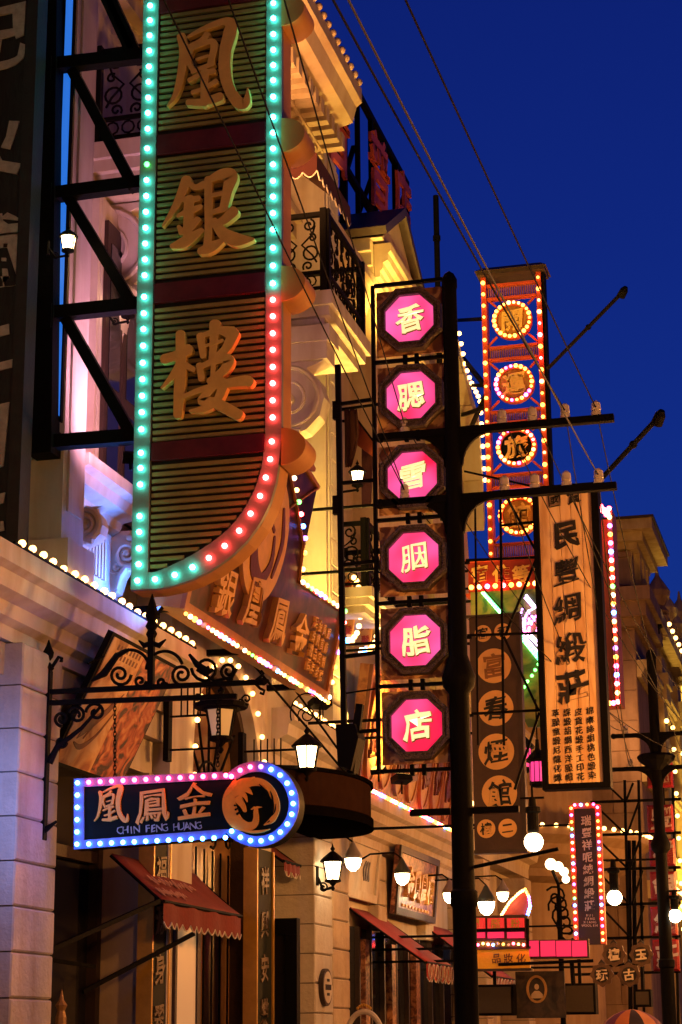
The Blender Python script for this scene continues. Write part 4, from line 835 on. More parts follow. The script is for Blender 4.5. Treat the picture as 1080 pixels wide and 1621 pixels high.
wpx('thick black wire crossing the sky beside the twisted cable', I(3), 547, 0, 7.5, .12, .0065)
wpx('grey twisted bundle cable crossing the sky above the near pole', I(9), 567, 0, 7.5, .1, .0062, mat('grey_cable', (.07, .07, .075), .6))
wpx('black wire passing in front of the roof eave toward the octagon sign', I(0), 455, 0, 8, .06, .005)
wpx('black wire passing in front of the gold top character', I(5), 268, 0, 8, .06, .005)
wpx('black wire crossing the right bulb border of the striped sign', I(5), 366, 0, 8, .04, .005)
# ================================================================== hotel sign of four ringed discs
HF = fY(27.0)
HS = thing('disc_hotel_sign', 'tall red framed sign of four bulb ringed discs under a small black roof', 'sign', HF.p(*HF.px(815, 900)))
xa, xb = HF.px(771, 650)[0], HF.px(860, 650)[0]; zt = HF.px(815, 434)[1]; zb = HF.px(815, 885)[1]; PM = 27.6 / 3162
REDP = mat('red_painted_frame', (.5, .07, .025), .45, var=.25)
for s, x in (('l', xa), ('r', xb)):
    b = MB(); b.fbox(HF, x - .038, x + .038, zb, zt, -.2, 0); b.build('side_post', REDP, HS)
    n = 24
    for i in range(n): bulb(HS, HF.p(x, zb + .1 + (zt - zb - .2) * i / (n - 1), .03), random.choice((.022, .028, .034)), random.choice(['amber'] * 8 + ['red', 'warm']))
b = MB(); b.fbox(HF, xb + .039, xb + .09, zb, zt, -.22, -.03); b.build('dark_edge_post', STEEL, HS)
b = MB(); b.fbox(HF, xa - .08, xb + .11, zt + .001, zt + .055, -.35, .1); b.hexa([HF.p(*t) for t in ((xa - .11, zt + .056, .14), (xb + .14, zt + .056, .14), (xb + .14, zt + .056, -.4), (xa - .11, zt + .056, -.4), (xa - .0, zt + .15, 0), (xb + .04, zt + .15, 0), (xb + .04, zt + .15, -.3), (xa - .0, zt + .15, -.3))]); b.build('cap_roof', DARKWOOD, HS)
discs = [(817, 505), (819, 606), (821, 706), (822, 815)]
for i, (ch, (u, v)) in enumerate(zip('開運旅館', discs)):
    a, q = HF.px(u, v); a = (xa + xb) / 2
    b = MB(); b.ring(HF, arc(a, q, .305, .305, 0, 345, 24), arc(a, q, .235, .235, 0, 345, 24), -.1, 0); b.build('disc_ring', REDP, HS)
    b = MB(); b.prism(HF, arc(a, q, .238, .238, 0, 345, 24), -.09, -.05); b.build('disc_face', mat('amber_disc', (.5, .26, .06), .5, var=.5) if i != 2 else BLACKBOARD, HS)
    m = MB(); m.glyph(HF, ch, a, q, .35, -.049, .05, .03); m.build('character', mat('bright_gold', (.85, .55, .16), .35, .1), HS)
    for k in range(22): bulb(HS, HF.p(a + .27 * math.cos(k * math.pi / 11), q + .27 * math.sin(k * math.pi / 11), .02), random.choice((.022, .028, .031)), random.choice(['amber'] * 5 + ['warm'] + (['magenta', 'violet', 'red'] if i in (1, 2) else [])))
    for s in (-1, 1):
        for t in (-1, 1): b = MB(); b.bar(HF.p(a + s * .24, q + t * .24, -.05), HF.p(a + s * .4, q + t * .4, -.05), .03); b.build('diagonal_stay', REDP, HS)
for v0, v1 in ((446, 470), (545, 567), (647, 668), (748, 770), (858, 884)):
    z1, z0 = HF.px(817, v0)[1], HF.px(817, v1)[1]
    b = MB(); b.fbox(HF, xa + .051, xb - .051, z0, z0 + .03, -.12, 0); b.fbox(HF, xa + .051, xb - .051, z1 - .03, z1, -.12, 0); b.build('rail', REDP, HS)
    for k in range(22):
        x = xa + .07 + (xb - xa - .14) * k / 21; m = MB(); m.fbox(HF, x - .012, x + .008, z0 + .031, z1 - .031, -.1, -.06 ); m.build('lattice_bar', mat('red_brown_lattice', (.3, .09, .06), .6), HS)
for (u0, v0, u1, v1) in ((727, 507, 768, 501), (729, 562, 768, 610), (735, 700, 772, 612), (742, 610, 770, 607), (730, 658, 770, 640)):
    b = MB(); p0 = onX(u0, v0, -6.05); b.bar(p0, HF.p(*HF.px(u1, v1), -.1), .06); b.build('wall_strut', STEEL, HS)
def lamp_arm(label, p0, p1, target, power, col=(1, .58, .24)):
    t = thing('lamp_arm', label, 'lamp', p0, 'spot lamp arms above the signs'); p0, p1 = Vector(p0), Vector(p1); m = MB(); m.tube([p0, p1], .03); m.ball(p0.lerp(p1, .55), .045, 8); m.build('arm_rod', STEEL, t)
    d = (Vector(target) - p1).normalized(); m = MB(); m.lathe(p1 + d * -.06, [(.03, 0), (.055, .05), (.06, .16)], 10, d); m.build('lamp_head', STEEL, t)
    m = MB(); m.lathe(p1 + d * .095, [(.05, 0), (.045, .012)], 10, d); m.build('lens', emit('arm_lens', (1, .7, .4), 4), t)
# ================================================================== timber silk shop board
NF = fY(20.0)
SB = thing('timber_signboard', 'tall timber board with black brush characters in a black frame', 'sign', NF.p(*NF.px(905, 1248)))
xa, xb = NF.px(860, 1010)[0], NF.px(946, 1010)[0]; zt = NF.px(900, 776)[1]; zb = NF.px(905, 1240)[1]
WOOD = blotch('old_timber', (.58, .34, .15), (.74, .5, .26), (.8, .58, .33), 2.2, .65, (4, 4, .35), (.36, .5, .62), .3)
np_ = 5
for k in range(np_):
    w_ = (xb - xa) / np_; m = MB(); m.stone(NF, xa + k * w_ + .002, xa + (k + 1) * w_ - .002, zb, zt, -.05, random.uniform(-.003, .003), .004); m.build('plank', WOOD, SB)
for (x0, x1, y0, y1) in ((xa - .06, xa - .001, zb - .06, zt + .06), (xb + .001, xb + .075, zb - .06, zt + .06), (xa, xb, zb - .06, zb - .001), (xa, xb, zt + .001, zt + .06)):
    b = MB(); b.fbox(NF, x0, x1, y0, y1, -.16, .04); b.build('frame', STEEL, SB)
for ch, u, v, s, bo in (('國', 878, 791, .155, .01), ('貨', 909, 787, .155, .015), ('民', 897, 846, .3, .03), ('豐', 897, 905, .3, .012), ('綢', 899, 964, .32, .014), ('緞', 903, 1027, .33, .014), ('莊', 907, 1086, .33, .025)):
    a, q = NF.px(u, v); m = MB(); m.glyph(NF, ch, a, q, s, .002, .012, bo, .03, 1.6); m.build('character', BLACKINK, SB)
m = MB()
for c_, txt_ in enumerate(('革服童緞尼龍化纖', '綵緞胡綢西洋服帽', '皮貨花緞手工印花', '棉麻絲綢桃色緞染')):
    for r_, ch in enumerate(txt_): a, q = NF.px(880 + c_ * 18 + r_ * .5, 1129 - (4 if c_ == 3 else c_) + r_ * 14.6); m.glyph(NF, ch, a, q, .085, .002, .006, .012, .05, 1.0)
m.build('small_lettering', BLACKINK, SB)
ZBS = zb
# lattice carrying the board
xl_ = NF.px(795, 1000)[0]; x0_ = NF.px(744, 1000)[0]; CF_ = fY(20.1)
def lat(p0, p1, w_=.026):
    (a0, b0), (a1, b1) = CF_.px(*p0), CF_.px(*p1); m = MB(); m.bar(CF_.p(a0, b0), CF_.p(a1, b1), w_); m.build('lattice_bar', STEEL, SB)
lat((792, 780), (798, 1180)); lat((800, 783), (851, 877)); lat((851, 880), (800, 1006)); lat((798, 1008), (853, 1125)); lat((854, 1128), (815, 1250)); lat((792, 832), (850, 826)); lat((738, 887), (852, 882)); lat((740, 1006), (856, 1002)); lat((747, 1130), (858, 1124)); lat((740, 784), (860, 776)); lat((752, 780), (757, 1180), .02)
lat((735, 746), (870, 776), .02)
lamp_arm('black lamp arm above the timber board, lower of the two', onY(955, 755, 19.9), onY(1045, 658, 18.2), (-2.7, 20, 5.7), 30)
lamp_arm('black lamp arm beside the disc hotel sign, upper of the two', onY(868, 583, 26.9), onY(988, 460, 24.6), (-4.3, 27, 9.5), 20)
struts(SB, 20.1, NF.px(744, 1000)[0], [NF.px(744, v)[1] for v in (784, 887, 1006, 1130)])
# ================================================================== red lodging sign
QF = fY(26.0)
RS = thing('red_lodging_sign', 'red horizontal sign with gold characters and a row of bulbs below', 'sign', QF.p(*QF.px(790, 935)))
xa, xb = QF.px(741, 900)[0], QF.px(868, 900)[0]; z1, z0 = QF.px(800, 887)[1], QF.px(800, 937)[1]
b = MB(); b.fbox(QF, xa, xb, z0, z1, -.15, 0); b.build('board', mat('red_board', (.3, .03, .015), .45, var=.3), RS)
b = MB(); b.fbox(QF, xa - .03, xb + .03, z1, z1 + .04, -.16, .04); b.fbox(QF, xa - .03, xb + .03, z0 - .04, z0, -.16, .05); b.build('rail', mat('red_painted_frame', (.5, .07, .025)), RS)
for ch, u in zip('宿住等超', (759, 794, 825, 860)): a, q = QF.px(u, 908); m = MB(); m.glyph(QF, ch, a, q, .25, .001, .02, .025); m.build('character', mat('bright_gold', (.75, .45, .12)), RS)
for i in range(10): a, q = QF.px(747 + 12.6 * i, 930.5 - i * .8); bulb(RS, QF.p(a, q, .03), .036, ['amber', 'warm', 'pink', 'amber', 'red', 'amber', 'warm'][i % 7])
struts(RS, 26.08, xa, [z0 + .1, z1 - .1])
# ================================================================== neon bird (green and violet tubes) on a painted panel
VF = fY(25.0)
NB = thing('neon_bird_sign', 'green and violet neon bird sign on a painted green panel', 'neon sign', VF.p(*VF.px(800, 1110)))
b = MB(); b.prism(VF, VF.poly([(744, 937), (862, 930), (862, 1150), (835, 1150), (745, 980)]), -.1, -.04); b.build('panel', blotch('green_paint_panel', (.03, .07, .02), (.1, .13, .03), (.16, .15, .04), 4, .5), NB)
def neon(pts, col, s, r=.016, nm='neon_tube'):
    m = MB(); m.tube([VF.p(*VF.px(u, v), .01) for u, v in pts], r, 6); m.build(nm, emit('neon_' + col, {'green': (.02, 1, .25), 'violet': (.55, .2, 1), 'lilac': (.8, .55, 1), 'mag': (1, .08, .45)}[col], s), NB)
for off in (0, 3): neon([(763 + off, 938), (793 + off, 972)], 'green', 6)
for off in (0, 3, 6): neon([(820 + off, 1004), (853 + off * .5, 1045 - off)], 'green', 6)
neon([(833, 942), (849, 962), (836, 968)], 'lilac', 5); neon([(831, 946), (846, 963)], 'violet', 8); neon([(836, 968), (829, 985), (830, 1000)], 'lilac', 3.5)
for off in (0, 6, 12): neon([(829 + off, 1005), (851 + off * .4, 1032 - off)], 'lilac', 6)
for i in range(26): bulb(NB, VF.p(*VF.px(random.uniform(828, 855), random.uniform(968, 1003)), .02), .02, random.choice(['magenta', 'violet', 'pink', 'magenta']))
for i in range(9): bulb(NB, VF.p(*VF.px(822 + random.uniform(-3, 10), 965 + 5 * i), .02), .015, 'violet')
for i in range(7): bulb(NB, VF.p(*VF.px(853 - i * 5.2 - (i > 2) * 2, 1052 + i * 9), .02), .024, 'green')
struts(NB, 25.07, VF.px(746, 960)[0], [VF.px(746, 950)[1], VF.px(746, 975)[1]])
# ================================================================== dark board with round paper medallions
DF = fY(22.5)
DB = thing('smoke_house_board', 'dark vertical board with tan discs bearing black characters', 'sign', DF.p(*DF.px(785, 1345)))
xa, xb = DF.px(747, 1150)[0], DF.px(822, 1150)[0]; z1, z0 = DF.px(785, 976)[1], DF.px(788, 1345)[1]
b = MB(); b.fbox(DF, xa, xb, z0, z1, -.12, 0); b.build('board', mat('dark_brown_board', (.06, .03, .02), .6, var=.4), DB)
b = MB(); b.fbox(DF, xb + .001, xb + .05, z0, z1, -.14, .02); b.fbox(DF, xa - .03, xb + .05, z1 + .001, z1 + .03, -.14, .03); b.fbox(DF, xa - .03, xb + .05, z0 - .04, z0 - .001, -.14, .03); b.build('frame', DARKWOOD, DB)
TAN = mat('tan_disc', (.8, .45, .15), .65, var=.15)
for ch, u, v, r, s in (('客', 765, 1003, 14, .14), ('和', 796, 1000, 14, .14), ('富', 782, 1054, 29, .3), ('春', 785, 1121, 29.5, .3), ('煙', 786, 1190, 29.5, .3), ('館', 791, 1256, 29, .3), ('樓', 770, 1312, 15, .14), ('二', 804, 1311, 15, .14)):
    a, q = DF.px(u, v); rad = r * 22.9 / 3162; m = MB(); m.prism(DF, arc(a, q, rad, rad, 0, 350, 36), .0005, .012); m.build('tan_disc', TAN, DB)
    m = MB(); m.glyph(DF, ch, a, q, s, .0125, .008, .018, 0, 1.2); m.build('character', BLACKINK if ch != '富' else mat('faded_ink', (.3, .13, .04), .7), DB)
struts(DB, 22.56, xa, [z0 + .3, (z0 + z1) / 2, z1 - .3])
# ================================================================== globe lamps
GLOBE = emit('globe_glass', (1, .74, .42), 20)
def globe(label, p, r, up, m_=IRON, y=0):
    t = thing('globe_lamp', label, 'lamp', p, 'white globe street lamps'); p = Vector(p); k = MB(); k.ball(p, r, 16); k.build('globe', GLOBE, t, True)
    k = MB(); k.lathe(p + Vector((0, 0, r * .85)), [(r * .45, 0), (r * .6, .03), (r * .6, up * .55), (r * .85, up * .6), (r * .8, up * .72), (r * .4, up * .75), (r * .35, up)], 12); k.box((p.x - r * 1.25, p.y - .02, p.z + r * .85 + up * .95), (p.x + r * 1.25, p.y + .02, p.z + r * .85 + up)); k.build('fitting', m_, t); return t
g1 = onY(845, 1333, 20.06); G1 = globe('white globe lamp hanging below the timber board', g1, .1, .38)
g2 = onY(973, 1421, 29.9); G2 = globe('white globe lamp right of the narrow bulb framed sign', g2, .115, .48)
m = MB(); m.tube([g1 + Vector((0, 0, .45)), (g1.x, 20.06, ZBS)], .012); m.build('hanging_rod', IRON, G1)
m = MB(); zz = g2.z + .115 * .85 + .46; m.bar((g2.x - .1, 29.9, zz), (-2.84, 29.9, zz), .03); m.build('side_arm', IRON, G2)
g3 = onY(1069, 1450, 29.9); G3_ = globe('white globe lamp at the right edge beside the far pole', g3, .1, .3)
m = MB(); zz = g3.z + .085 + .285; m.bar((-2.7, 29.9, zz), (g3.x + .1, 29.9, zz), .03); m.build('side_arm', IRON, G3_)
# ================================================================== narrow cloth shop sign with coloured bulbs
WF = fY(31.0)
WS = thing('narrow_bulb_sign', 'narrow dark vertical sign with pale characters framed by multicoloured bulbs', 'sign', WF.p(*WF.px(930, 1505)))
xa, xb = WF.px(908, 1390)[0], WF.px(952, 1390)[0]; z1, z0 = WF.px(930, 1274)[1], WF.px(930, 1495)[1]
b = MB(); b.fbox(WF, xa, xb, z0, z1, -.15, 0); b.build('board', mat('maroon_board', (.022, .006, .01), .5, var=.3), WS)
b = MB()
for (p0, p1, q0, q1) in ((xa - .03, xa + .05, z0, z1), (xb - .05, xb + .03, z0, z1), (xa + .051, xb - .051, z1 - .06, z1 + .03)): b.fbox(WF, p0, p1, q0, q1, -.14, .02)
b.build('frame', mat('red_painted_frame', (.5, .07, .025)), WS)
for i, ch in enumerate('瑞豐祥呢絨綢緞莊'): a, q = WF.px(928 + i * .8, 1299 + i * 19.2); m = MB(); m.glyph(WF, ch, a, q, .165, .001, .012, .015); m.build('character', mat('pale_letter', (.6, .45, .38), .5), WS)
m = MB()
for r_, wd in enumerate(('RUI', 'FENG', 'XIANG', 'WOOLEN')):
    for k, ch in enumerate(wd): a, q = WF.px(934 + (k - len(wd) / 2 + .5) * 4.2, 1449 + r_ * 5.4); m.glyph(WF, ch, a, q, .05, .001, .006, .01)
m.build('small_lettering', mat('pale_letter', (.6, .45, .38)), WS)
for i in range(20): z = z1 - .05 - (z1 - z0) * i / 20; bulb(WS, WF.p(xa + .01, z, .04), .024, ['amber', 'violet', 'amber', 'green', 'blue', 'warm', 'pink', 'amber', 'blue', 'red'][i % 10]); bulb(WS, WF.p(xb - .01, z, .04), .024, ['pink', 'magenta', 'amber', 'warm', 'amber', 'violet', 'blue', 'amber'][i % 8])
for i in range(4): bulb(WS, WF.p(xa + .07 + .1 * i, z1, .04), .024, ['pink', 'blue', 'amber', 'magenta'][i])
struts(WS, 31.08, xa, [z0 + .3, z1 - .3])
# bulb edged sign seen edge on, far side of the timber board
EF = fY(34.0)
ES = thing('edge_lit_sign', 'slim sign seen edge on with a line of coloured bulbs, right of the timber board', 'sign', EF.p(*EF.px(962, 1112)))
a0, z1 = EF.px(963, 806); z0 = EF.px(968, 1112)[1]
b = MB(); b.fbox(EF, a0 - .34, a0 + .05, z0, z1, -.8, -.7); b.fbox(EF, a0 - .02, a0 + .06, z0, z1, -.69, 0); b.build('sign_body', mat('red_brown_lattice', (.3, .09, .06)), ES)
for i in range(23): bulb(ES, EF.p(a0 + .02, z1 - (z1 - z0) * i / 22, .04), .045, ['red', 'warm', 'violet', 'amber', 'pink', 'blue', 'red', 'warm', 'red', 'green', 'white', 'amber', 'blue', 'warm'][i % 14])
for k in range(5): bulb(ES, EF.p(a0 - .02 - .06 * k, z1 - .1 + .07 * (k % 3), .05), .06, 'red')
for k in range(4): bulb(ES, EF.p(a0 - .06 - .07 * k, z0 - .02, .05), .045, ['pink', 'amber'][k % 2])
struts(ES, 34.75, a0 - .34, [z0 + .4, z1 - .6])
# ================================================================== steel scaffold frame and red lantern boxes
XF = fY(33.0)
SC = thing('steel_scaffold', 'black steel lattice frame standing in front of the brown building', 'scaffold', XF.p(*XF.px(990, 1600)) * 1)
def sb(p0, p1, w_=.045, d=0):
    m = MB(); m.bar(XF.p(*XF.px(*p0), d), XF.p(*XF.px(*p1), d), w_); m.build('scaffold_bar', STEEL, SC)
for u in (992, 1014, 1068): sb((u - 3, 1235), (u + 8, 1700))
for u in (995, 1003): sb((u, 1330), (u + 4, 1700), .07, -.06)
for v in (1268, 1321, 1376, 1432, 1485, 1541): sb((905 if v > 1300 else 935, v + 2), (1078, v - 3))
for (u0, v0, u1, v1) in ((962, 1243, 988, 1268), (948, 1280, 990, 1320), (950, 1332, 993, 1374), (953, 1386, 996, 1430), (956, 1440, 998, 1484), (992, 1268, 1003, 1240), (994, 1320, 1012, 1270), (998, 1374, 1016, 1322), (1002, 1430, 1018, 1378), (1006, 1484, 1020, 1434)): sb((u0, v0), (u1, v1), .035, .05)
YF = fY(30.6)
RB = thing('red_lantern_stack', 'vertical row of red boxes with pale characters behind the far pole', 'sign', YF.p(*YF.px(1046, 1570)))
ck = [(1044, 1222, 24), (1045, 1295, 21), (1048, 1349, 21), (1050, 1402, 22), (1051, 1458, 22), (1054, 1512, 24)]
for i, (u, v, hv) in enumerate(ck):
    a, q = YF.px(u, v); hw, hh_ = .2, hv * 31.3 / 3162; m = MB(); m.stone(YF, a - hw, a + hw, q - hh_, q + hh_, -.12, 0, .03); m.build('red_box', mat('red_lacquer', (.26, .008, .014), .45, var=.25), RB)
    for k, ch in enumerate('瑞豐祥銀綢莊'[i]): m = MB(); m.glyph(YF, ch, a + .02, q, .34, .001, .012, .03); m.build('character', mat('pale_letter', (.6, .45, .38)), RB)
b = MB(); a, q = YF.px(1046, 1200); b.fbox(YF, a - .02, a + .02, YF.px(1054, 1540)[1], q, -.16, -.13); b.build('back_rail', STEEL, RB)
# ================================================================== shop signs, lamps and awnings along the pavement
def awning(label, y0, y1, xb, zb, xf, zf, m_, nsc, vh=.16, trim=True, grp='canvas shop awnings', txt_=None, stripes=False):
    t = thing('canvas_awning', label, 'awning', (xb, (y0 + y1) / 2, zb), grp); n = 8; k = MB()
    sagf = lambda s, r: -.02 * math.sin(math.pi * s) * (1 + .5 * math.sin(9 * r))
    V = [];
    for i in range(n + 1):
        for j in range(9): s = i / n; r = j / 8; V.append((xb + (xf - xb) * s, y0 + (y1 - y0) * r, zb + (zf - zb) * s + sagf(s, r)))
    k.add(V, [(i * 9 + j, i * 9 + j + 1, (i + 1) * 9 + j + 1, (i + 1) * 9 + j) for i in range(n) for j in range(8)])
    cv = k.build('canvas', m_, t, True); md = cv.modifiers.new('thick', 'SOLIDIFY'); md.thickness = .012
    k = MB(); bt = scallop(k, lambda s: (xf + .004 + .01 * math.sin(s * 23), y0 + (y1 - y0) * s, zf - .004), nsc, vh, .05); vl = k.build('valance', m_, t)
    if trim: k = MB(); k.tube([p + Vector((.004, 0, 0)) for p in bt], .007, 4); k.build('valance_trim', TRIM, vl)
    k = MB(); k.tube([(xf, y0, zf), (xf, y1, zf)], .018); k.tube([(xb, y0 - .01, zb - .012), (xf, y0 - .01, zf - .012)], .014); k.tube([(xb, y1 + .01, zb - .012), (xf, y1 + .01, zf - .012)], .014); k.build('frame_rod', STEEL, t)
    if stripes:
        k = MB()
        for i in range(7):
            y = y0 + (y1 - y0) * (i + .5) / 7; pts = [(y + .07 * math.cos(a), zf - .1 + .085 * math.sin(a)) for a in [q * math.pi / 6 for q in range(12)]]
            k.tube([(xf + .022, p, z) for p, z in pts], .008, 4, True)
        k.build('valance_print', TRIM, vl)
    return t
aw = awning('maroon canvas awning with scalloped edge over the left shop door', 15.35, 17.5, -6.0, 3.12, -5.53, 2.72, MAROON, 13)
k = MB(); AFr = Fr((-5.995, 15.35, 3.12), (0, 1, 0), (.47, 0, .4)); AFr = Fr((-5.53, 15.35, 2.72), (0, 1, 0), (-.47, 0, .4))
for a0, b0, ln, hgt in ((.3, .3, 1.15, .07), (.15, .13, .7, .06)):
    k = MB(); k.brush(AFr, [[(a0 + ln * t / 36, b0 + .02 * t / 36 + hgt * math.sin(t * 1.9) * (.6 + .4 * math.sin(t * .7)), .014 + .008 * (t % 3)) for t in range(37)]], lambda x, y: (x, y), 1, .012, .017); k.build('script_lettering', mat('faded_pink_print', (.42, .2, .18), .8), aw)
k = MB(); k.bar((-6.0, 13.95, 2.25), (-5.55, 15.3, 2.72), .035); k.bar((-6.2, 15.3, 2.0), (-5.55, 16.2, 2.5), .035); k.bar((-6.35, 14.9, 2.25), (-6.1, 15.3, 2.2), .03); k.build('folding_arm', STEEL, aw)
awning('red canvas awning with printed valance below the dark framed plaque', 23.4, 24.98, -6.0, 3.17, -5.05, 2.5, REDCAN, 8, .17, True, stripes=True)
awning('small red canvas awning farther along, near the yellow sign', 27.6, 29.4, -6.0, 3.2, -5.0, 2.45, REDCAN, 8, .2, True, stripes=True)
q = onX(455, 1450, -5.9); awning('short maroon awning tucked beside the round canopy', 20.0, 20.65, -6.2, 3.7, -5.85, 3.45, MAROON, 6, .1)
# round dark canopy
RC = thing('round_canopy', 'dark brown drum shaped canopy above the vestibule', 'canopy', (-5.9, 20.3, 3.9))
cc = Vector((-5.75, 19.6, 0)); hw, dp = 1.3, .9
pl = [(cc.x, cc.y - hw)] + [(cc.x + dp * math.sin(a) ** .8, cc.y - hw * math.cos(a)) for a in [math.pi * i / 20 for i in range(1, 20)]] + [(cc.x, cc.y + hw)]
ZF = Fr((0, 0, 0), (1, 0, 0), (0, 1, 0))
b = MB(); b.prism(ZF, pl, 3.86, 4.2); b.build('drum', mat('brown_canopy', (.03, .014, .009), .9, var=.3, spec=0), RC)
b = MB(); b.prism(ZF, [(cc.x + (x - cc.x) * 1.03, cc.y + (y - cc.y) * 1.02) for x, y in pl], 4.201, 4.24); b.prism(ZF, [(cc.x + (x - cc.x) * 1.03, cc.y + (y - cc.y) * 1.02) for x, y in pl], 3.76, 3.859); b.build('rim', mat('matt_black', (.004, .003, .003), 1.0, spec=0), RC)
for (u0, v0) in ((300, 985), (395, 1040)):
    pass
b = MB(); b.tube([(-5.86, 18.5, 5.45), (-5.0, 19.6, 4.24)], .014); b.tube([(-5.86, 19.7, 5.55), (-5.0, 20.2, 4.24)], .014); b.build('stay_rod', STEEL, RC)
# standing lantern on the canopy
SL = thing('canopy_lantern', 'lit lantern with wire hoop on a wall bracket above the round canopy', 'lantern', (-5.3, 19.4, 4.6))
pc = onX(486, 1195, -5.15); lantern(SL, pc, .66, LGLASS); b = MB()
F2 = fY(pc.y); ftube(b, F2, arc(pc.x, pc.z + .42, .17, .2, -20, 200, 18), 0, .008, 5); ftube(b, F2, spiral(pc.x, pc.z + .4, .02, .1, 0, 1.6, 20), 0, .007, 5); b.tube([pc + Vector((-.12, 0, .06)), (-5.84, pc.y, pc.z + .06)], .012); b.box((-5.85, pc.y - .06, pc.z - .2), (-5.8, pc.y + .06, pc.z + .25))
for kx in range(5): b.tube([(-5.7 + .07 * kx, pc.y, pc.z - .16), (-5.7 + .07 * kx, pc.y, pc.z + .18)], .008)
b.build('wall_bracket', IRON, SL); 
WB = thing('wall_bracket_rack', 'small iron rack fixed to the wall left of the arched window', 'bracket', onX(268, 1150, -5.84)); p0 = onX(268, 1145, -5.83)
b = MB(); b.box((-5.85, p0.y - .1, p0.z - .35), (-5.8, p0.y, p0.z + .3)); b.build('back_plate', IRON, WB)
b = MB()
for kx in range(5): b.tube([(-5.7 + .06 * kx, p0.y - .05, p0.z + .05), (-5.7 + .06 * kx, p0.y - .05, p0.z + .35)], .008)
b.tube([(-5.8, p0.y - .05, p0.z + .05), (-5.4, p0.y - .05, p0.z + .05)], .01); b.build('rack_bars', IRON, WB); b = MB(); b.tube([(-5.8, p0.y - .05, p0.z - .25), (-5.35, p0.y - .05, p0.z - .25)], .01); b.build('lower_bar', IRON, WB)
# wall lanterns
def wall_lantern(label, p, s, wx, light=0):
    t = thing('wall_lantern', label, 'lantern', p, 'lit wall lanterns'); lantern(t, p, s, LGLASS, (wx, p[1] - .02, p[2])); 
    return t
p = onX(527, 1375, -5.52); wall_lantern('lit black wall lantern on the stone pilaster beside the canopy', p, .6, -5.7)
p = onX(108, 383, -5.56); wall_lantern('lit wall lantern high on the pink lit wall behind the truss', p, .33, -5.72)
p = onY(203, 478, 15.7); p = onX(203, 485, -5.9); wall_lantern('small lit wall lantern half hidden by the striped sign edge', p, .42, -6.1)
p = onX(482, 768, -5.75); wall_lantern('lit wall lantern on the yellow lit wall beside the gabled sign', p, .5, -6.1)
p = onX(566, 755, -5.7); wall_lantern('bright lit lantern seen through the octagon sign frame', p, .5, -6.1)
# gooseneck lamps
CREAMG = emit('frosted_globe', (1, .72, .38), 35)
def gooseneck(label, p, wx, shade, s=.3):
    t = thing('gooseneck_lamp', label, 'lamp', p, 'cone shaded lamps over the shop fronts'); p = Vector(p)
    k = MB(); k.lathe(p, [(s * .46, 0), (s * .44, -s * .25), (s * .33, -s * .55), (s * .12, -s * .72)], 16); k.build('frosted_bowl', CREAMG, t, True)
    k = MB(); k.lathe(p, [(s * .5, -.01), (s * .52, .02), (s * .4, s * .3), (s * .22, s * .6), (s * .12, s * .8), (s * .05, s * .9)], 16); k.build('cone_shade', shade, t, True)
    k = MB(); k.tube([p + Vector((0, 0, s * .88)), p + Vector((-.1, 0, s * 1.25)), Vector((wx + .15, p.y, p.z + s * 1.2)), Vector((wx, p.y, p.z + s * .8))], .012); k.lathe(Vector((wx - .02, p.y, p.z + s * .8)), [(.06, 0), (.05, .05)], 10, (1, 0, 0)); k.build('swan_neck', IRON, t)
GREYM = mat('grey_enamel', (.22, .19, .17), .4); GREENM = mat('dark_green_enamel', (.03, .04, .03), .4)
gooseneck('grey cone lamp over the white framed panel', onX(559, 1358, -5.35), -5.98, GREYM, .2)
gooseneck('dark cone lamp in front of the dark framed plaque', onX(637, 1382, -5.3), -5.85, GREENM, .2)
gooseneck('cone lamp right beside the near utility pole', onX(712, 1413, -5.4), -5.85, GREYM, .2)
gooseneck('dark cone lamp just right of the near utility pole', onX(770, 1427, -5.0), -5.9, GREENM, .26)
gooseneck('small hanging cone lamp under the curved eaves', onX(796, 1412, -5.2), -5.9, GREYM, .2)
# framed panels on the second shop
FF = fX(-5.95)
def tilted(label, name, cat, pts_bl_br_tr_tl, x, tilt, face, frame, d=.05, fw=.05):
    (u0, v0), (u1, v1) = pts_bl_br_tr_tl; p0 = onX(u0, v0, x); t = thing(name, label, cat, p0); F = Fr(p0, (0, 1, 0), (tilt, 0, 1)); w_, h_ = F.px(u1, v1)
    k = MB(); k.fbox(F, 0, w_, 0, h_, -d, 0); k.build('panel', face, t); k = MB(); k.ring(F, [(0, 0), (w_, 0), (w_, h_), (0, h_)], [(fw, fw), (w_ - fw, fw), (w_ - fw, h_ - fw), (fw, h_ - fw)], .0005, .03); k.build('frame', frame, t); return t, F, w_, h_
t, F, w_, h_ = tilted('pale framed wall panel with a small dark ornament', 'framed_panel', 'panel', ((546, 1418), (603, 1336)), -5.9, .12, PLASTER2, PLASTER2, .05, .1)
m = MB()
for k in range(3): m.brush(F, [[(.55 + .07 * k, .35, .06), (.5 + .08 * k, .5, .05), (.56 + .06 * k, .62, .04)]], lambda x, y: (x * w_, y * h_), 1, .001, .012)
m.build('ornament', DARKWOOD, t)
t, F, w_, h_ = tilted('dark framed carved plaque with gold characters above the red awning', 'carved_plaque', 'plaque', ((624, 1446), (694, 1362)), -5.8, .1, blotch('carved_relief', (.08, .02, .01), (.25, .09, .04), (.42, .2, .1), 9, .4), DARKWOOD, .06, .09)
for i, ch in enumerate('金鳳凰樓'): m = MB(); m.glyph(F, ch, w_ * (.26 + .17 * i), h_ * .5, .42, .001, .05, .02); m.build('character', mat('pale_gold', (.55, .3, .1)), t)
m = MB()
for i in range(9): m.fbox(F, w_ * (.15 + .08 * i), w_ * (.19 + .08 * i), h_ * .13, h_ * .17, .001, .02)
